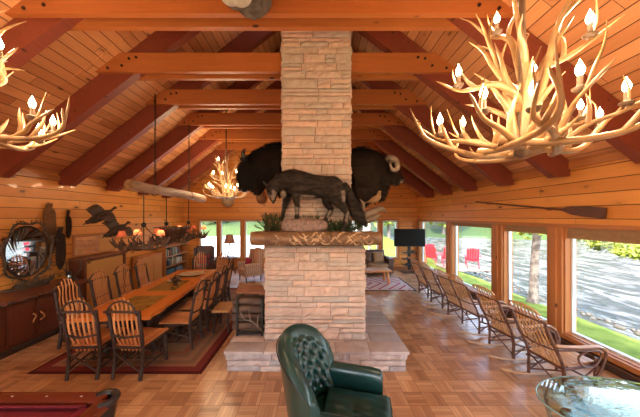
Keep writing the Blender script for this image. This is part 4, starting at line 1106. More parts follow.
# ------------------------------------------------------------------ antlers
def antler(mb, P, r, tines, seed, updir=UP, tl=.22):
    """one tapering beam with curved tines"""
    q = random.Random(seed); C = smoothpath(P, 5); n = len(C)
    rr = [r * (1 - .72 * (i / (n - 1)) ** 1.3) * (1.25 if i == 0 else 1) for i in range(n)]; rr[-1] = r * .1
    mb.tube(C, rr, 8, 1, .85)
    for k in range(tines):
        f = .18 + .62 * (k + q.uniform(-.15, .15)) / max(1, tines - 1) if tines > 1 else .5
        i = max(1, min(n - 2, int(f * (n - 1)))); p = C[i]; t = (C[i + 1] - C[i - 1]).normalized()
        u = (V(updir) + V((q.uniform(-.5, .5), q.uniform(-.5, .5), q.uniform(-.2, .3)))).normalized()
        L = tl * q.uniform(.6, 1.25); d0 = (u * .8 + t * .5).normalized(); sd = t.cross(u) * q.uniform(-.3, .3)
        mb.tube([p, p + (d0 + sd * .5) * L * .45, p + (d0 + sd) * L * .75 + u * L * .12, p + d0 * L * .9 + u * L * .4 + sd * L * .6], [rr[i] * .85, rr[i] * .7, rr[i] * .45, .0025], 7, 3)
    return mb
def candle(root, p, mat_sleeve, s=1.0, cup=M['antler']):
    m = MB(); m.lathe([(.02 * s, -.045 * s), (.034 * s, -.03 * s), (.036 * s, -.02 * s), (.018 * s, -.012 * s)], n=12); m.lathe([(.0135 * s, -.02 * s), (.0135 * s, .045 * s)], n=10)
    m.xf(Matrix.Translation(p)); c = m.build('candle', mat_sleeve, root, 50)
    m = MB(); m.lathe([(.009 * s, .045 * s), (.019 * s, .065 * s), (.021 * s, .082 * s), (.014 * s, .105 * s), (.005 * s, .125 * s), (.001 * s, .14 * s)], n=10); m.xf(Matrix.Translation(p)); m.build('flame_bulb', M['lamp_on'], c, 80)
def bulb_light(root, p, e, col=(1, .74, .45), size=.05):
    l = bpy.data.lights.new('bulb_light', 'POINT'); l.energy = e; l.color = col; l.shadow_soft_size = size
    o = bpy.data.objects.new('bulb_light', l); COL.objects.link(o); o.parent = root; o.location = p; return o
def chain(mb, a, b, link=.05, r=.005):
    a, b = V(a), V(b); n = max(2, int((b - a).length / (link * .72))); d = (b - a) / n
    for i in range(n):
        c = a + d * (i + .5); s = V((1, 0, 0)) if i % 2 else V((0, 1, 0)); u = d.normalized()
        mb.tube([c + s * (.3 * link * cos(t * pi / 4)) + u * (.5 * link * sin(t * pi / 4)) for t in range(9)], r, 5, 1, cap=False)
    return mb
# hub of the big chandelier; offsets (x, y, z) of the candles from it
HUBZ = 2.92
BIG = [(.0, .95, 1), (0, 0, 0)]
# (dx, depth dy, dz) taken about the hub at X=1.5, Y=1.78
HUBX, HUBY = 1.50, 1.78
def rel(x, y, Z): return V(((x - 315.5) * Z / 245 - HUBX, Z - HUBY, 2.3 - (y - 216) * Z / 245 - HUBZ))
CND = [rel(590, 31, 1.62), rel(580, 84, 1.42), rel(626.7, 99, 1.6), rel(533.5, 104, 1.36), rel(533.7, 78, 2.15), rel(580.4, 115, 2.1), rel(600, 123, 2.25), rel(497, 29, 2.05), rel(458.6, 82, 1.98), rel(483.6, 107, 1.52), rel(440, 131, 1.95), rel(463, 132, 2.25), rel(502.6, 141, 2.45)]
def big_chandelier(label, loc, rz, lightE):
    t = thing('antler_chandelier', label, 'chandelier', loc, rz, 'large glowing antler chandeliers')
    q = random.Random(5)
    for i, c in enumerate(CND):
        a = math.atan2(c.y, c.x); rad = math.hypot(c.x, c.y); dr = V((cos(a), sin(a), 0)); pz = c.z - .05
        hub = V((-.05 * cos(a), -.05 * sin(a), -.12 if c.z < .35 else .15)); tip = dr * (rad + .16) + V((0, 0, pz + .10)); sd = V((-sin(a), cos(a), 0)) * q.uniform(-.14, .14)
        P = [hub, dr * rad * .35 + sd + V((0, 0, min(pz, hub.z) - .01 if c.z < .35 else pz * .75)), dr * rad * .72 + sd * .8 + V((0, 0, pz - .075)), dr * rad + V((0, 0, pz - .02)), tip]
        m = MB(); antler(m, P, .028, 3, i + 40, (dr * -.25 + UP), .24); m.build('antler', M['antler'], t, 60)
        candle(t, c, M['candle'], 1.05)
    # crossing lower antlers and the upright crown of antlers
    for i in range(5):
        a = i * pi / 2.5 + .25; dr = V((cos(a), sin(a), 0)); sd = V((-sin(a), cos(a), 0)); m = MB(); rad = q.uniform(.55, .72)
        antler(m, [sd * -.25 - dr * .05 + V((0, 0, -.1)), dr * .2 + sd * -.1 + V((0, 0, -.15)), dr * .45 + sd * .1 + V((0, 0, -.12)), dr * rad + sd * .15 + V((0, 0, -.02)), dr * (rad + .05) + sd * .1 + V((0, 0, .14))], .032, 3, i + 70, UP + dr * .3, .2); m.build('antler', M['antler'], t, 60)
    for i in range(5):
        a = i * 2 * pi / 5 + .5; dr = V((cos(a), sin(a), 0)); H = q.uniform(.75, 1.05); m = MB(); k = q.uniform(.12, .30); sd = V((-sin(a), cos(a), 0)) * q.uniform(-.15, .15)
        antler(m, [dr * .04 + V((0, 0, -.05)), dr * (.09 + k * .1) + V((0, 0, H * .3)), dr * (.08 + k * .35) + sd * .5 + V((0, 0, H * .6)), dr * k + sd + V((0, 0, H * .85)), dr * (k * .75) + sd + V((0, 0, H * 1.05))], .027, 4, i + 90, dr * .9 + UP * .55, .26); m.build('antler', M['antler'], t, 60)
    m = MB(); m.tube([(0, 0, -.16), (0, 0, 1.35)], .022, 10); m.lathe([(.01, -.2), (.05, -.17), (.05, -.1), (.03, -.05)], n=14); m.build('stem', M['candle'], t, 60)
    m = MB(); zt = roof_z(loc[0]) - loc[2] - .0; chain(m, (0, 0, 1.34), (0, 0, zt), .07, .007); m.build('chain', M['chain'], t)
    m = MB(); m.lathe([(.07, zt - .06), (.05, zt - .09), (.015, zt - .1)], n=16); m.build('ceiling_cup', M['chain'], t, 50)
    for p in (CND if lightE[1] else [V((0, 0, .3))]): bulb_light(t, p + V((0, 0, .09)), lightE[0])
    return t
bcR = big_chandelier('big glowing antler chandelier at the upper right, nearest the river windows', (HUBX, HUBY, HUBZ), 0, (LC, 1))
# left twin and the distant one
def twin(loc, rz, lab, E, scale=None):
    c = dup(bcR, loc, rz, lab, 'large glowing antler chandeliers', scale)
    index_kids()
    for ch in KIDS.get(c.name, []):
        if ch.type == 'LIGHT': ch.data = ch.data.copy(); ch.data.energy = E
        if ch.name.startswith('chain') or ch.name.startswith('ceiling_cup'):
            pass
    return c
twin((-2.80, HUBY + .12, 3.06), R(205), 'antler chandelier cut by the left edge of the view', LC)
twin((-2.68, 7.35, 3.0), R(80), 'distant antler chandelier above the far end of the room, left of the fireplace', LC)

# ------------------------------------------------------------------ log beam and long dining chandelier
M['log'] = plain('weathered_log', (.46, .30, .20), .6, c2=(.20, .12, .08), scale=3, bump=.5, bscale=14, stretch=(5, 1, 5))
M['log_end'] = plain('log_end', (.34, .18, .08), .6, c2=(.12, .06, .03), scale=14)
lg = thing('hanging_log', 'weathered log hung level by two chains above the dining table', 'log', (-3.43, 5.95, 2.86), R(-3.5))
m = MB(); P = smoothpath([(0, -1.33, .03), (.03, -.6, .0), (-.02, .2, .01), (.02, .8, -.02), (0, 1.33, -.05)], 5); m.tube(P, [x + .004 * sin(i * 1.7) for i, x in enumerate(lerps([.105, .1, .1, .11, .11], len(P)))], 16); m.build('trunk', M['log'], lg, 60)
for a, b, z in ((-1.345, -1.33, .03), (1.33, 1.34, -.05)): m = MB(); m.tube([(0, a, z), (0, b, z)], .1, 16); m.build('cut_end', M['log_end'], lg, 50)
for y in (-.65, .62):
    m = MB(); chain(m, (0, y, .11), (0, y, roof_z(-3.4) - 2.86 - .05), .06, .006); m.build('chain', M['chain'], lg)
    m = MB(); m.tube([(.115 * cos(a * pi / 8), y, .115 * sin(a * pi / 8)) for a in range(17)], .008, 6, cap=False); m.build('iron_band', M['iron'], lg)
M['red_shade'] = plain('orange_lampshade', (.62, .17, .08), .8, c2=(.5, .12, .05), scale=20)
t_ = NT('lit_lampshade'); tl_ = t_.n('ShaderNodeBsdfTranslucent', i_Color=(.75, .2, .10, 1)); df = t_.n('ShaderNodeBsdfDiffuse', i_Color=(.62, .20, .12, 1)); mx = t_.n('ShaderNodeMixShader', i_0=.55)
t_.t.links.new(df.outputs[0], mx.inputs[1]); t_.t.links.new(tl_.outputs[0], mx.inputs[2]); t_.t.links.new(mx.outputs[0], t_.out.inputs[0]); M['red_shade'] = t_.mat
dn = thing('dining_chandelier', 'long dark antler chandelier with small orange shades over the dining table', 'chandelier', (-3.33, 5.65, 1.78), R(4))
q = random.Random(31)
SH = []; M['dim_on'] = emit('small_bulb_glow', (1, .7, .4), 8)
for seg, yc in enumerate((-1.0, 0.05, 1.05)):
    for k in range(5):
        a = k * 2 * pi / 5 + .3 * seg; e = V((.36 * cos(a), .44 * sin(a), 0)); e2 = V((.36 * cos(a + 1.25), .44 * sin(a + 1.25), 0)); m = MB(); c = V((0, yc, 0))
        antler(m, [c + e * .95 + V((0, 0, -.02)), c + (e + e2) * .5 * 1.2 + V((0, 0, -.08)), c + e2 * 1.05 + V((0, 0, -.03)), c + e2 * 1.15 + (e2 - e) * .2 + V((0, 0, .1))], .034, 7, seg * 9 + k, UP + e * .8, .13); m.build('antler', M['antler_dark'], dn, 60)
        if k < 4: SH.append(c + V((.31 * cos(a), .36 * sin(a), .13)))
    m = MB(); antler(m, [(0, yc - .5, -.02), (.05, yc - .2, -.09), (-.03, yc + .2, -.08), (0, yc + .55, 0)], .035, 5, seg + 60, UP, .14); m.build('antler', M['antler_dark'], dn, 60)
for y in (-1.0, -.2, .9):
    m = MB(); m.tube([(0, y, -.05), (0, y, .955)], .009, 6)
    for s in (-1, 1):
        m.tube([(s * .3, y + .12, 0), (s * .1, y + .02, .22), (0, y, .36)], .008, 6, 3)
    m.lathe([(.01, .3), (.04, .33), (.045, .37), (.012, .4)], (0, y, 0), 12); m.build('hanging_rod', M['iron'], dn, 60)
m = MB()     # palmated moose antler bowl in the middle
m.grid(lambda u, v: ((.34 - .2 * (1 - v)) * cos(u * 2 * pi) * (1 + .15 * sin(u * 14 * pi) * v ** 3), .1 + (.36 - .2 * (1 - v)) * sin(u * 2 * pi) * (1 + .15 * sin(u * 14 * pi) * v ** 3), .02 + .24 * v ** 2), 56, 8, True)
o = m.build('moose_antler_bowl', M['antler_dark'], dn, 60); sl = o.modifiers.new('s', 'SOLIDIFY'); sl.thickness = .02
for p in SH:
    m = MB(); m.tube([p + V((0, 0, -.14)), p + V((0, 0, .02))], .008, 6); m.lathe([(.03, -.02), (.012, 0)], p, 8); s_ = m.build('shade_arm', M['antler_dark'], dn, 60)
    m = MB(); m.grid(lambda u, v: (p.x + (.075 - .03 * v) * cos(u * 2 * pi), p.y + (.075 - .03 * v) * sin(u * 2 * pi), p.z + .02 + .10 * v), 18, 2, True); m.build('shade', M['red_shade'], s_, 60)
    m = MB(); m.ell(p + V((0, 0, .06)), (.014, .014, .022), None, 8, 6); m.build('bulb', M['dim_on'], s_, 60)
for p in SH[::2]: bulb_light(dn, p + V((0, 0, .1)), LD, (1, .66, .38), .04)

# ------------------------------------------------------------------ mantel
M['mantel'] = plain('mantel_log', (.28, .14, .06), .45, c2=(.10, .05, .025), scale=4, bump=.5, bscale=12, stretch=(1, 5, 5), coat=.2)
M['carve'] = plain('carved_relief', (.10, .05, .03), .5, c2=(.26, .14, .07), scale=18, bump=.5, bscale=30)
M['carve_pale'] = plain('carved_relief_pale', (.60, .42, .26), .5, c2=(.4, .24, .12), scale=18, bump=.3)
mt = thing('log_mantel', 'thick log mantel shelf with carved swirling front across the fireplace', 'mantel', (0, 3.78, 1.84))
m = MB(); P = smoothpath([(-.98, .0, .115), (-.5, -.01, .115), (.1, 0, .118), (.6, .0, .112), (.98, 0, .115)], 6)
m.tube(P, [.105 + .006 * sin(i * 1.3) for i in range(len(P))], 16); m.bx(-.93, .93, -.03, .235, .13, .215, .015); m.build('log', M['mantel'], mt, 50)
for s in (-1, 1): m = MB(); m.tube([(s * .99, 0, .115), (s * .975, 0, .115)], .098, 16); m.build('cut_end', M['log_end'], mt, 50)
q = random.Random(2)
for nm, cnt, mm, r0 in (('carving', 90, 'carve', .013), ('pale_carving', 34, 'carve_pale', .013)):
    m = MB()
    for i in range(cnt):
        x = q.uniform(-.80, .78); a0 = q.uniform(-.9, .75); P = []; L = q.uniform(.08, .2); w0 = q.uniform(0, 6)
        for k in range(6):
            f = k / 5; a = a0 + .45 * sin(w0 + f * 4); P.append((x + L * f, -.105 * cos(a) - .002, .115 + .105 * sin(a)))
        m.tube(P, [.004, r0, r0 * 1.2, r0, .003], 7, 3)
    m.build(nm, M[mm], mt, 60)
m = MB(); m.tube([(.63, -.12, .12), (.63, -.10, .12)], .055, 14); m.tube([(.63, -.13, .12), (.63, -.11, .12)], .03, 12); m.build('carved_knot', M['log_end'], mt, 50)
# boulder under the wolf
M['granite'] = plain('pink_granite', (.32, .20, .16), .7, c2=(.12, .09, .08), scale=24, bump=.6, bscale=24)
m = MB()
def rock(u, v):
    a = 2 * pi * u; ph = pi * v; x, y, z = sin(ph) * cos(a), sin(ph) * sin(a), cos(ph)
    s = lambda w: math.copysign(abs(w) ** .75, w); p = V((s(x) * .37, s(y) * .12, s(z) * .12 * (1.0 - .15 * x)))
    return p + noise.noise_vector(p * 9) * .018
m.grid(rock, 36, 18, True); o = m.build('boulder', M['granite'], None, 70, (-.175, 3.85, 2.15)); tag(o, 'pink granite boulder on the mantel under the wolf', 'rock')
# evergreen sprigs
M['sprig'] = island('juniper_green', (.03, .075, .022), (.09, .15, .05), .8, bump=0)
def sprigs(c, r, n, lab, seed):
    q = random.Random(seed); t = thing('evergreen_sprig', lab, 'greenery', c, 0, 'evergreen sprigs on the mantel'); m = MB(); st = MB()
    for i in range(n):
        a = q.uniform(0, 2 * pi); b = q.uniform(.2, 1.35); d = V((cos(a) * cos(b) * r[0], sin(a) * cos(b) * r[1] , sin(b) * r[2])); s0 = V((q.uniform(-.6, .6) * r[0], q.uniform(-.5, .5) * r[1], 0)); e = s0 + d
        st.tube([s0, s0.lerp(e, .5) + V((0, 0, .01)), e], .0025, 4)
        for k in range(26):
            p = s0.lerp(e, (k + 3) / 29); w = V((q.uniform(-1, 1), q.uniform(-1, 1), q.uniform(-.3, 1))).normalized() * q.uniform(.02, .045); sd = w.cross(d).normalized() * .006
            m.add([p - sd, p + sd, p + w + d * .05], [(0, 1, 2)])
    m.build('needles', M['sprig'], t); st.build('twig', M['bark'], t)
sprigs((-.68, 3.86, 2.055), (.2, .09, .3), 70, 'evergreen sprigs at the left end of the mantel below the wolf\'s head', 1)
sprigs((-.06, 3.97, 2.12), (.22, .03, .2), 34, 'evergreen sprigs behind the boulder between the wolf\'s legs', 2)
sprigs((.42, 3.88, 2.055), (.34, .07, .2), 80, 'evergreen sprigs under the wolf\'s tail at the right of the mantel', 3)
# ------------------------------------------------------------------ taxidermy
def fur(name, c, c2, scale=9, st=(1, 1, 3), rough=.75):
    t = NT(name); t.obj(); v = t.n('ShaderNodeMapping', i_0=t.co, i_Scale=st).outputs[0]
    a = t.noise(v, scale, 4, .6); b = t.noise(v, scale * 9, 3, .7)
    col = t.mix(t.ramp(a, [(.38, (0, 0, 0)), (.68, (1, 1, 1))]), c, c2); col = t.mix(t.m('MULTIPLY', b, .5), col, tuple(x * .4 for x in c))
    t.bump(b, .8, .01); return t.fin(col, rough, 0, .25)
M['wolf'] = fur('wolf_fur_dark', (.018, .014, .013), (.085, .065, .055), 7)
M['wolf_pale'] = fur('wolf_fur_pale', (.20, .15, .12), (.34, .28, .24), 7)
M['bison'] = fur('bison_wool', (.008, .006, .006), (.018, .012, .01), 7)
M['ox'] = fur('muskox_wool', (.020, .013, .010), (.045, .028, .018), 6)
M['horn'] = plain('horn', (.34, .27, .2), .4, c2=(.12, .08, .06), scale=10, bump=.2)
M['eye'] = plain('glass_eye', (.02, .012, .005), .05)
M['nose'] = plain('nose_black', (.01, .009, .009), .3)
S = 245 / 3.86
def W(x, y, Y=3.86): return V(((x - 315.5) * Y / 245, Y, 2.3 - (y - 216) * Y / 245))
def Wy(x, y, dy=0, Y=3.86): p = W(x, y, Y); p.y += dy; return p
def clampv(mb, ax, lo=-1e9, hi=1e9):
    mb.v = [tuple(min(hi, max(lo, c)) if i == ax else c for i, c in enumerate(v)) for v in mb.v]; return mb
# wolf: one continuous skin from hips to muzzle
m = MB()
def limb(P, r, n=10): m.tube(P, r, n, 4)
body = [Wy(342, 186), Wy(336, 187), Wy(326, 187.5), Wy(312, 187), Wy(300, 184.5), Wy(291, 182), Wy(283, 182), Wy(277, 184)]
m.tube(body, [.085, .165, .175, .185, .205, .195, .15, .11], 14, 4, 1.0, up=(0, 1, 0))
hd = [Wy(280, 183), Wy(274.5, 187.5, -.02), Wy(273, 192, -.04), Wy(273.2, 197, -.06), Wy(274.2, 202.5, -.07)]
m.tube(hd, [.11, .105, .095, .06, .038], 12, 4)
m.tube([Wy(272, 192, -.1), Wy(272, 196, -.13)], [.03, .03], 8)
limb([Wy(299, 186, -.06), Wy(296, 196, -.09), Wy(297, 206, -.09), Wy(297.5, 214, -.085), Wy(298, 216.5, -.09)], [.10, .062, .036, .030, .034])
m.tube([Wy(298.4, 216.8, -.08), Wy(295.3, 217.3, -.12)], [.036, .026], 8)
limb([Wy(292, 186, .05), Wy(287, 196, .07), Wy(284, 206, .07), Wy(282.5, 214, .06), Wy(281.5, 218.2, .05)], [.10, .06, .036, .030, .03])
m.tube([Wy(281.6, 218.2, .05), Wy(278.6, 218.8, .02)], [.034, .026], 8)
limb([Wy(333, 189, .05), Wy(328, 199, .07), Wy(327.5, 205, .06), Wy(331, 210, .06), Wy(327, 217, .05), Wy(325.5, 220.5, .04)], [.13, .10, .06, .038, .029, .032])
m.tube([Wy(326, 221, .04), Wy(322.6, 221.4, .0)], [.034, .026], 8)
limb([Wy(338, 190, -.06), Wy(337, 200, -.08), Wy(341, 206, -.08), Wy(346, 213, -.08), Wy(344, 222, -.08), Wy(343.2, 228.2, -.08)], [.14, .115, .07, .04, .030, .034])
m.tube([Wy(343.5, 229.3, -.08), Wy(340, 229.8, -.12)], [.036, .026], 8)
for dx, dy in ((267.5, -.03), (276.5, .02)):
    pass
wf = voxel(m, .016, 4)
# ruff swell along neck and back: comb toward tail
hv = Wy(273, 192)
def comb(p):
    if p.x < hv.x + .09: return V((.5, .1, .6))
    if p.z < 2.42 : return V((.25, 0, -1))
    return V((1, 0, -.45))
wolf = thing('mounted_wolf', 'dark grey mounted wolf standing head-down on the mantel, facing left', 'wolf', (0, 3.86, 2.07))
T_ = Matrix.Translation((0, -3.86, -2.06))
clampv(wf, 1, hi=3.995); tufts(wf, 9000, .055, .006, comb, 0, 3, .3, .25); clampv(wf, 1, hi=4.01); wf.xf(T_); wb = wf.build('body', M['wolf'], wolf, 80)
pl = MB()
pl.ell(Wy(273.6, 194.5, -.10), (.065, .035, .075)); pl.ell(Wy(284, 195, -.06), (.05, .08, .06)); pl.ell(Wy(308, 197, -.03), (.16, .10, .03)); pl.tube([Wy(273.5, 197, -.09), Wy(274.2, 201.5, -.098)], [.036, .025], 8)
pl.tube([Wy(297, 207, -.105), Wy(297.5, 215, -.10)], [.03, .026], 8); pl.tube([Wy(347, 212, -.09), Wy(344.6, 222, -.092)], [.034, .026], 8); pl.tube([Wy(341, 192, -.15), Wy(342, 203, -.13)], [.05, .04], 8); pl.tube([Wy(331, 211, .035), Wy(327, 218, .03)], [.03, .025], 8)
pv = voxel(pl, .012, 2); tufts(pv, 1300, .03, .004, (.1, 0, -1), 0, 4, .4, .3); pv.xf(T_); pv.build('pale_fur', M['wolf_pale'], wolf, 80)
tm = MB(); tm.tube([Wy(343.5, 184), Wy(348, 194, .01), Wy(353, 206, .02), Wy(359, 217, .0), Wy(366, 225.5, -.02)], [.055, .075, .105, .095, .02], 12, 5)
tv_ = voxel(tm, .014, 2); tufts(tv_, 2200, .07, .006, (.45, 0, -1), 0, 6, .3, .35); tv_.xf(T_); tv_.build('tail', M['wolf'], wolf, 80)
def ear(c, tip, w, thick=.012):
    e = MB(); c, tip = V(c), V(tip); s = V((w, 0, 0)); e.prism([c - s, c + s, c.lerp(tip, .6) + s * .6, tip, c.lerp(tip, .6) - s * .6], (0, thick, 0)); return e
for c, tp in ((Wy(268.5, 187.5, -.05), Wy(263, 181.5, -.05)), (Wy(277, 182.5, .0), Wy(276, 174, .0))):
    e = ear(c, tp, .032, .02).xf(T_); e.build('ear', M['wolf'], wolf)
e = MB(); e.ell(Wy(274.3, 203.5, -.09), (.022, .022, .018), None, 10, 7); e.xf(T_); e.build('nose', M['nose'], wolf, 60)
for dx in (270.3, 276.4): e = MB(); e.ell(Wy(dx, 192.5, -.125 if dx < 273 else -.115), (.011, .011, .011), None, 8, 6); e.xf(T_); e.build('eye', M['eye'], wolf, 60)

# bison shoulder mount on the left flank of the stack
Yb = 4.62
def B(x, y, dy=0): return Wy(x + 4 if x < 300 else (x - 3.5 if x > 380 else x), y, dy, Yb)
m = MB()
m.tube([B(284, 172), B(272, 168), B(262, 168), B(253, 170), B(247, 172)], [.48, .46, .38, .31, .24], 18, 4, 1.0, up=(0, 1, 0))
m.tube([B(280, 160), B(272, 156.5), B(262, 158)], [.22, .21, .16], 14, 3)
m.tube([B(252, 165, -.05), B(246, 175, -.09), B(243.5, 184, -.11), B(243.5, 189, -.12)], [.25, .21, .14, .10], 14, 4)
m.tube([B(255, 180, -.05), B(254, 189, -.05), B(254, 193.5, -.05)], [.2, .12, .03], 12, 3)
bz = voxel(m, .028, 4)
bi = thing('bison_mount', 'black woolly bison shoulder mount on the left side of the chimney', 'animal mount', (-.57, Yb, 2.9))
Tb = Matrix.Translation((.57, -Yb, -2.9))
clampv(bz, 0, hi=-.605)
tufts(bz, 7000, .10, .012, lambda p: V((-.1, 0, -1)), 0, 3, .5, .35, sel=lambda p: p.x < -.62); 
clampv(bz, 0, hi=-.603); bz.xf(Tb); bz.build('head_and_hump', M['bison'], bi, 80)
for s in (-1, 1):
    e = MB(); e.tube([B(248, 165, s * .2 - .04), B(246, 163, s * .32 - .04), B(245.4, 158, s * .36 - .04), B(246.8, 153.5, s * .32 - .04)], [.05, .045, .032, .004], 10, 4); e.xf(Tb); e.build('horn', M['nose'], bi, 60)
    e = MB(); e.tube([B(250, 166, s * .22 - .04), B(246, 166, s * .36 - .04), B(242, 162, s * .4 - .04)], [.04, .05, .008], 8, 3, .4); e.xf(Tb); e.build('ear', M['bison'], bi, 60)
    e = MB(); e.ell(B(244.6, 175, s * .17 - .1), (.02, .02, .02), None, 8, 6); e.xf(Tb); e.build('eye', M['eye'], bi, 60)
e = MB(); e.ell(B(242.4, 190, -.12), (.06, .09, .06)); e.xf(Tb); e.build('nose', M['nose'], bi, 60)

# musk ox on the right flank
m = MB()
m.tube([B(350, 172), B(360, 170), B(369, 170), B(378, 171), B(385, 172)], [.36, .38, .36, .29, .22], 18, 4, 1, up=(0, 1, 0))
m.tube([B(353, 160), B(362, 158), B(371, 160)], [.18, .2, .16], 12, 3)
m.tube([B(383, 168), B(391, 172, -.04), B(397, 177, -.07), B(401, 181, -.09)], [.2, .17, .12, .075], 14, 4)
m.tube([B(356, 180), B(362, 194), B(368, 200)], [.22, .2, .1], 12, 3); m.tube([B(372, 182), B(378, 194), B(382, 198)], [.22, .16, .05], 12, 3); m.tube([B(388, 178), B(389, 188)], [.14, .04], 10)
oz = voxel(m, .026, 4)
ox = thing('muskox_mount', 'dark brown shaggy musk ox mount with curled horns, right of the chimney', 'animal mount', (.62, Yb, 2.9))
To = Matrix.Translation((-.62, -Yb, -2.9))
clampv(oz, 0, lo=.635)
tufts(oz, 8000, .13, .012, lambda p: V((.25, 0, -1)), 0, 8, .4, .3, sel=lambda p: p.x > .66 and not (p.x > 1.5 and p.z > 2.92 and p.z < 3.0))
clampv(oz, 0, lo=.632); oz.xf(To); oz.build('body', M['ox'], ox, 80)
for s in (-1, 1):
    e = MB(); e.tube([B(388, 163, s * .04 - .05), B(390, 161, s * .16 - .05), B(394, 165, s * .27 - .05), B(394.5, 172, s * .31 - .05), B(390, 173.5, s * .33 - .05), B(387.6, 169, s * .34 - .05), B(388.6, 165.5, s * .33 - .05)], [.07, .065, .055, .045, .035, .02, .004], 10, 5); e.xf(To); e.build('horn', M['horn'], ox, 60)
    e = MB(); e.ell(B(396, 174.5, s * .13 - .06), (.018, .018, .018), None, 8, 6); e.xf(To); e.build('eye', M['eye'], ox, 60)
e = MB(); e.ell(B(402.4, 181.5, -.09), (.05, .07, .05)); e.xf(To); e.build('nose', M['horn'], ox, 60)
# driftwood ledge and small bird under it
dw = thing('driftwood_ledge', 'pale twisted driftwood jutting from the chimney under the musk ox', 'driftwood', (.66, 4.3, 2.22))
for P, r in (([(0, .0, .12), (.22, -.05, .1), (.42, -.1, .2), (.55, -.1, .16)], [.09, .08, .06, .02]), ([(.05, 0, .0), (.2, -.08, -.02), (.34, -.1, .05), (.46, -.05, .1)], [.08, .06, .05, .02]), ([(.1, 0, .15), (.16, -.1, .25), (.1, -.12, .36)], [.05, .04, .01])):
    e = MB(); e.tube(P, r, 10, 4); wobble(e, .02, 8); e.build('limb', M['drift_pale'], dw, 60)
M['feather'] = fur('tan_feathers', (.42, .26, .13), (.24, .13, .06), 20)
bd = thing('mounted_bird', 'small tan mounted bird standing on the driftwood under the musk ox', 'bird', (1.02, 4.2, 2.49))
e = MB(); e.tube([(-.12, 0, .05), (-.02, 0, .09), (.05, 0, .13), (.07, 0, .21), (.08, 0, .235)], [.015, .06, .055, .03, .026], 10, 4); e.tube([(.08, 0, .235), (.13, 0, .23)], [.014, .002], 6); voxel(e, .01, 2).build('body', M['feather'], bd, 80)
e = MB(); e.tube([(-.08, 0, .06), (-.2, 0, .03), (-.26, 0, .0)], [.02, .04, .02], 8, 3, .3); e.build('tail', M['feather'], bd, 60)
for s in (-1, 1): e = MB(); e.tube([(0, s * .02, .05), (.0, s * .02, .0)], .005, 5); e.build('leg', M['bark'], bd)
# small fox-coloured head behind the wolf's face
def head_mount(name, lab, loc, rz, c1, c2, s=1.0, rack=None, pitch=0, earlen=.14, mz='nose', grp=None):
    """neck and head, muzzle toward -Y locally"""
    t = thing(name, lab, 'animal mount', loc, rz, grp); t.rotation_euler.x = pitch
    m = MB(); m.tube([(0, .02, -.18), (0, -.12, -.1), (0, -.22, .08), (0, -.28, .2)], [.2 * s, .17 * s, .13 * s, .11 * s], 14, 4)
    m.tube([(0, -.24, .22), (0, -.36, .2), (0, -.5, .13), (0, -.6, .07)], [.10 * s, .105 * s, .065 * s, .045 * s], 12, 4)
    v = voxel(m, .016, 3); v.build('head_and_neck', c1, t, 80)
    m = MB(); m.tube([(0, -.46, .10), (0, -.56, .045), (0, -.62, .035)], [.05 * s, .05 * s, .03 * s], 10, 3); m.tube([(0, -.02, -.24), (0, -.2, -.08), (0, -.27, .06)], [.1 * s, .11 * s, .06 * s], 10, 3); m.build('pale_throat', c2, t, 60)
    e = MB(); e.ell((0, -.635, .07), (.035 * s, .02, .025 * s), None, 10, 6); e.build('nose', M['nose'], t, 60)
    for k in (-1, 1):
        e = MB(); e.tube([(k * .07, -.26, .27), (k * .15, -.25, .31), (k * (.09 + earlen), -.24, .36)], [.02, .045, .006], 8, 3, .4); e.build('ear', c1, t, 60)
        e = MB(); e.ell((k * .085 * s, -.36, .235), (.018, .018, .018), None, 8, 6); e.build('eye', M['eye'], t, 60)
        if rack: a = MB(); antler(a, [(k * .04, -.26, .3), (k * .16, -.2, .45), (k * .34, -.26, .62), (k * .3, -.38, .86)], .022, rack, 5 + k, (0, -.4, 1), .2); a.build('antler', M['antler'], t, 60)
    return t
M['deer'] = fur('deer_fur', (.34, .17, .08), (.22, .11, .06), 10); M['cream'] = fur('cream_fur', (.62, .45, .30), (.48, .32, .2), 10)
head_mount('deer_mount', 'tan deer head mount on the far wall just left of the mounted wolf', (-2.32, 10.5, 3.2), R(-6), M['deer'], M['cream'], 1.1)
head_mount('deer_mount', 'pale deer head mount on the far wall below the distant antler chandelier', (-3.75, 10.5, 3.1), R(4), M['cream'], M['cream'], 1.35, 3)
M['grey_fur'] = fur('grey_muzzle_fur', (.10, .08, .075), (.22, .18, .16), 7)
M['white_fur'] = fur('white_muzzle_fur', (.62, .56, .5), (.45, .38, .34), 9)
# big pale-chinned head high on the nearest tie beam
cx = thing('animal_head_mount', 'grey and white animal head mount high on the nearest beam, seen from below', 'animal mount', (-.74, 2.94, 4.80))
cx.scale = (.88, .88, .88)
m = MB(); m.tube([(0, .0, .1), (0, -.18, .08), (0, -.36, .02), (0, -.5, -.1)], [.26, .25, .22, .2], 16, 4); m.tube([(0, -.45, -.05), (-.01, -.6, -.24), (-.02, -.72, -.44), (-.02, -.76, -.50)], [.2, .19, .17, .13], 16, 4); vv = voxel(m, .022, 3); tufts(vv, 2500, .03, .004, (0, -.4, -1), 0, 2, .4, .2); vv.build('head_and_neck', M['grey_fur'], cx, 80)
m = MB(); m.ell((.05, -.77, -.50), (.13, .12, .125)); m.ell((-.05, -.79, -.53), (.11, .10, .105)); voxel(m, .014, 2).build('chin', M['white_fur'], cx, 80)
m = MB(); m.tube([(.14, -.80, -.40), (.115, -.875, -.48), (.04, -.89, -.56), (-.06, -.885, -.60)], [.006, .012, .012, .004], 7, 4); m.build('mouth_line', M['nose'], cx, 60)
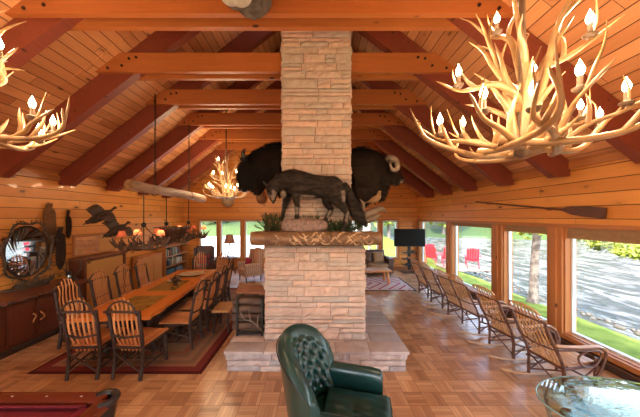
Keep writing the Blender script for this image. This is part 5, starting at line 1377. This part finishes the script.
for k in (-1, 1): a = MB(); antler(a, [(k * .1, -.4, .1), (k * .3, -.35, .35), (k * .5, -.45, .6), (k * .45, -.6, .85)], .026, 4, 8 + k, (0, -.5, 1), .22); a.build('antler', M['antler'], cx, 60); e = MB(); e.tube([(k * .17, -.4, .08), (k * .3, -.4, .12), (k * .38, -.4, .1)], [.03, .05, .01], 8, 3, .4); e.build('ear', M['grey_fur'], cx, 60)

# ------------------------------------------------------------------ left wall: oval antler mirror, pelts, flying ducks
M['twig'] = island('antler_twig_dark', (.055, .03, .02), (.15, .095, .06), .55, bump=.2)
om = thing('oval_mirror', 'large oval mirror framed in tangled dark antlers, standing on the sideboard', 'mirror', (-5.56, 4.72, .915), R(84)); A, Bz, zc = .30, .46, .70    # local -Y... faces -Y
m = MB(); m.prism([(A * cos(a * pi / 24), .0, zc + Bz * sin(a * pi / 24)) for a in range(48)], (0, .02, 0)); m.build('mirror_glass', M['mirror'], om)
m = MB(); m.tube([((A + .02) * cos(a * pi / 24), .01, zc + (Bz + .02) * sin(a * pi / 24)) for a in range(49)], .022, 8, cap=False); m.build('inner_frame', M['bark'], om, 60)
q = random.Random(15); m = MB()
for i in range(44):
    a = i * 2 * pi / 44 + q.uniform(-.1, .1); k = q.uniform(.7, 1.0); P = []
    for j in range(5): b = a + k * j / 4 * .9; rr = 1.0 + .12 + .13 * sin(j * 1.3 + i) * .6 + .05 * q.random(); P.append(((A + .03) * rr * cos(b), -.02 - .05 * q.random(), zc + (Bz + .03) * rr * sin(b)))
    antler(m, P, .014, 2, i, (cos(a), -.3, sin(a)), .08)
for i in range(34):
    a = q.uniform(0, 2 * pi); P = [((A) * cos(a), -.03, zc + Bz * sin(a)), (A * .75 * cos(a + .25), -.03, zc + Bz * .75 * sin(a + .25)), (A * .55 * cos(a + .6), -.025, zc + Bz * .6 * sin(a + .6))]; m.tube(P, [.010, .008, .002], 6, 3)
m.build('antler_frame', M['twig'], om, 60)
m = MB(); m.bx(-.32, .32, -.07, .09, 0, .04, .01)
for i in range(16): x = q.uniform(-.36, .3); m.tube([(x, q.uniform(-.1, .05), .03), (x + .1, q.uniform(-.14, 0), .1), (x + .2, q.uniform(-.1, .05), q.uniform(.08, .22))], [.02, .018, .004], 7, 3)
m.build('antler_foot', M['twig'], om, 60)
M['pelt_tan'] = fur('tan_pelt_fur', (.26, .12, .05), (.16, .07, .03), 8); M['pelt_dark'] = fur('dark_pelt_fur', (.035, .018, .012), (.06, .032, .02), 8)
def pelt(lab, y, z1, z0, w, mt, x=LX + .035, lean=0):
    t = thing('hanging_pelt', lab, 'pelt', (x, y, z1), 0, 'fur pelts hanging on the left wall'); L = z1 - z0
    m = MB(); m.tube([(0, 0, 0), (.015, 0, -.05), (.0, 0, -.12), (.02, 0, -.2), (.02, .01, -L * .6), (.02, 0, -L * .85), (.02, 0, -L)], [w * .12, w * .3, w * .24, w * .5, w * .55, w * .45, w * .14], 12, 4, .35, up=(1, 0, 0))
    v = voxel(m, .012, 2); tufts(v, 1500, .04, .006, (.1, 0, -1), 0, 3, .3, .3); v.build('pelt_body', mt, t, 80)
    m = MB(); 
    for s in (-1, 1): m.ell((.02, s * w * .2, -.03), (.012, .02, .025), None, 7, 5)
    m.build('ear', mt, t, 60)
    m = MB(); m.tube([(0.0, 0, .0), (-.02, 0, .03)], .004, 5); m.build('hanging_nail', M['iron'], t)
pelt('tan fox pelt hanging highest on the wall beside the oval mirror', 5.2, 2.58, 1.45, .24, M['pelt_tan'])
pelt('dark mink pelt hanging lower, between the tan pelt and the small pelt', 5.30, 2.06, 1.15, .2, M['pelt_dark'], LX + .16)
pelt('small narrow dark pelt hanging nearest the flying ducks', 5.60, 2.44, 1.80, .12, M['pelt_dark'])
M['duck'] = fur('duck_feathers', (.045, .028, .02), (.10, .06, .04), 10); M['duck_wing'] = island('wing_feathers', (.05, .03, .022), (.09, .05, .035), .6, bump=.2)
hh = lambda f: .17 * sin(min(f, 1.1) * 2.9)
def duck(lab, loc, rz, rx):
    t = thing('flying_duck', lab, 'bird', loc, rz, 'dark flying ducks on the left wall'); t.rotation_euler = (rx, R(28), rz); t.scale = (.85, 1.0, .85)
    m = MB(); m.tube([(0, .30, .02), (0, .18, 0), (0, .02, 0), (0, -.14, .02), (0, -.26, .06), (0, -.31, .07)], [.02, .09, .125, .11, .055, .06], 12, 4); m.tube([(0, -.32, .07), (0, -.40, .055)], [.024, .014], 8, 1, .5); voxel(m, .012, 2).build('body', M['duck'], t, 80)
    for s in (-1, 1):
        m = MB()
        def wf_(u, v):
            sp = .05 + .36 * u; y = -.10 + .06 * u + (.27 - .14 * u ** 2) * v; return (s * (sp + .05 * u * v), y + .012 * sin(u * 50) * (v > .9), .05 + hh(u) - .05 * v + .006 * sin(u * 40) * v)
        m.grid(wf_, 24, 6); n0 = len(m.v); m.grid(lambda u, v: (wf_(u, v)[0], wf_(u, v)[1], wf_(u, v)[2] - .014), 24, 6)
        m.tube([(s * .04, -.08, .05 + hh(0)), (s * .2, -.10, .05 + hh(.45)), (s * .38, -.06, .05 + hh(.95))], [.03, .024, .012], 8, 3)
        m.build('wing', M['duck_wing'], t, 60)
    m = MB(); m.prism([(-.02, .26, .02), (.02, .26, .02), (.06, .40, .03), (-.06, .40, .03)], (0, 0, .01)); m.build('tail', M['duck_wing'], t)
duck('flying duck mount, upper one of the pair on the left wall', (-5.22, 5.95, 2.28), R(-5), R(40))
duck('flying duck mount, lower one of the pair on the left wall', (-5.0, 6.15, 1.93), R(5), R(34))
# small things on the sideboard
ln = thing('lantern', 'small dark lantern on the sideboard beside the oval mirror', 'lantern', (-5.22, 5.2, .916))
m = MB(); m.lathe([(.06, 0), (.065, .015), (.05, .03)], n=12); m.build('base', M['iron'], ln, 50); m = MB(); m.lathe([(.045, .03), (.055, .09), (.04, .15)], n=12); m.build('glass_globe', M['table_glass'], ln, 60)
m = MB(); m.lathe([(.045, .15), (.05, .165), (.02, .2), (.01, .22)], n=12); m.build('cap', M['iron'], ln, 50); m = MB(); m.tube([(-.06, 0, .05), (-.06, 0, .22), (0, 0, .27), (.06, 0, .22), (.06, 0, .05)], .004, 5, 3); m.build('handle', M['iron'], ln)
an = thing('antler_sculpture', 'dark arched antler ornament at the far end of the sideboard', 'ornament', (-5.32, 5.38, .916))
m = MB(); m.lathe([(.08, 0), (.07, .03), (.02, .04)], n=10); m.build('base', M['bark'], an, 50)
for s in (-1, 1): m = MB(); antler(m, [(0, s * .02, .03), (0, s * .14, .14), (.02, s * .17, .3), (0, s * .08, .42)], .016, 3, 3 + s, (0, s, .6), .12); m.build('antler', M['twig'], an, 60)
# oar above the windows
M['oar'] = plain('dark_oar', (.13, .045, .025), .4, c2=(.07, .025, .015), scale=4)
oa = thing('oar', 'long dark wooden oar mounted on the wall above the river windows', 'oar', (4.34, 3.66, 2.34))
dv = V((0, 2.9, .33)); m = MB(); m.tube([(0, .55, .06), dv * .9, dv], [.019, .016, .016], 9, 4); m.tube([dv, dv * 1.02], [.024, .024], 9); m.build('shaft', M['oar'], oa, 60)
m = MB(); e = []
for u, w in ((0, .075), (.03, .085), (.3, .085), (.5, .07), (.62, .03), (.68, .02)): e.append((u, w))
up_n = V((0, -.113, .99)); ax_n = V((0, .99, .113))
m.prism([V((-.014, 0, 0)) + ax_n * u + up_n * w for u, w in e] + [V((-.014, 0, 0)) + ax_n * u - up_n * w for u, w in reversed(e)], (.026, 0, 0)); m.build('blade', M['oar'], oa)
for y in (.9, 2.5): m = MB(); m.tube([(.055, y, y * .113 - .03), (-.02, y, y * .113 - .03), (-.028, y, y * .113)], .005, 5, 2); m.build('peg', M['iron'], oa)

# ------------------------------------------------------------------ log rack on the hearth
M['rack_antler'] = plain('rack_antler', (.20, .14, .10), .5, c2=(.1, .07, .05), scale=14)
lr = thing('log_rack', 'black iron log rack with deer-antler front standing on the hearth, left of the fireplace', 'log rack', (-1.08, 4.2, HZ + .004))
m = MB()
for x in (-.21, .2):
    for y in (-.16, .16): m.bar((x, y, 0), (x, y, .635), .03, .03)
    m.bar((x, -.16, .05), (x, .16, .05), .025, .025); m.bar((x, -.16, .625), (x, .16, .625), .02, .02)
for y in (-.16, .16): m.bar((-.21, y, .05), (.2, y, .05), .03, .03); m.bar((-.21, y, .28), (.2, y, .28), .014, .014)
m.build('frame', M['iron'], lr)
m = MB(); antler(m, [(.19, -.2, .12), (.06, -.23, .26), (-.08, -.22, .30), (-.17, -.2, .44)], .018, 3, 5, (0.3, -.1, 1), .15); m.build('antler', M['rack_antler'], lr, 60)
M['logwood'] = plain('firewood_bark', (.16, .085, .05), .8, c2=(.06, .035, .025), scale=8, bump=.8, bscale=24); M['split'] = plain('split_wood', (.30, .11, .05), .7, c2=(.16, .06, .028), scale=10, stretch=(1, 8, 8))
rows = [(.0, .07, .13), (.0, .20, .125), (0, .33, .12), (0, .465, .125)]
k = 0
for j, z in enumerate((.135, .275, .415, .545)):
    for i, y in enumerate((-.075, .075)):
        r = .066 if j < 3 else .058
        t = thing('firewood_log', ['bottom', 'second', 'third', 'top'][j] + ' row firewood log in the hearth rack, ' + ('front one' if i == 0 else 'back one'), 'log', (-1.08 + .0, 4.2 + y, HZ + z), 0, 'firewood logs in the rack')
        L = .30 if True else 0; m = MB(); P = [(-L + .02 * noise.noise(V((j, i, k))), 0, 0), (-.1, .003, .004), (.1, 0, -.003), (L * .6, 0, 0)]; m.tube(P, [r, r * .97, r, r * .95], 12, 3); wobble(m, .006, 14, j); m.build('bark', M['logwood'], t, 60)
        m = MB(); m.tube([(-L - .004, 0, 0), (-L + .006, 0, 0)], r * .88, 12); m.build('cut_face', M['split'], t, 50)
m = MB(); m.prism([(-.19, -.09, .0), (.24, -.10, .0), (.24, .0, .12), (-.19, .0, .13)], (0, .02, 0)); m = MB(); m.box((0, 0, 0), (.50, .16, .05), Matrix.Rotation(R(3), 3, 'Y') @ Matrix.Rotation(R(30), 3, 'X'), .012); wobble(m, .01, 9)
o = m.build('split_plank', M['split'], None, 50, (-1.09, 4.18, HZ + .725)); tag(o, 'reddish split slab of wood lying on top of the log rack', 'firewood')
# ------------------------------------------------------------------ camera, light, view
cam = bpy.data.cameras.new('camera'); co = bpy.data.objects.new('camera', cam); COL.objects.link(co)
co.location = (0, 0, EYE); co.rotation_euler = (pi / 2, 0, 0)
cam.sensor_width = 36; cam.lens = 36 * 245 / 640; cam.shift_x = 4.5 / 640; cam.shift_y = 7.5 / 640; cam.clip_start = .05; cam.clip_end = 400
sc = bpy.context.scene; sc.camera = co
w = bpy.data.worlds.new('sky'); sc.world = w; w.use_nodes = True; nt = w.node_tree
sky = nt.nodes.new('ShaderNodeTexSky'); sky.sky_type = 'NISHITA'; sky.sun_disc = False; sky.sun_elevation = R(48); sky.sun_rotation = R(250); sky.dust_density = 2
mxw = nt.nodes.new('ShaderNodeMix'); mxw.data_type = 'RGBA'; mxw.blend_type = 'MULTIPLY'; mxw.inputs[0].default_value = 1; mxw.inputs[7].default_value = (1, .90, .80, 1)
nt.links.new(sky.outputs[0], mxw.inputs[6]); nt.links.new(mxw.outputs[2], nt.nodes['Background'].inputs[0]); nt.nodes['Background'].inputs[1].default_value = SKY
sun = bpy.data.lights.new('sun', 'SUN'); sun.energy = SUN; sun.angle = R(2); sun.color = (1, .95, .86)
so = bpy.data.objects.new('sun', sun); COL.objects.link(so); so.rotation_euler = (R(35), R(-38), R(10)); so.location = (-10, 0, 30)
sc.view_settings.view_transform = 'Standard'; sc.view_settings.look = 'None'; sc.view_settings.gamma = 1; sc.view_settings.exposure = EXPO
sc.view_settings.use_curve_mapping = False
sc.cycles.use_denoising = True; sc.cycles.max_bounces = 8; sc.cycles.diffuse_bounces = 5; sc.cycles.transparent_max_bounces = 12
sc.cycles.sample_clamp_indirect = 6
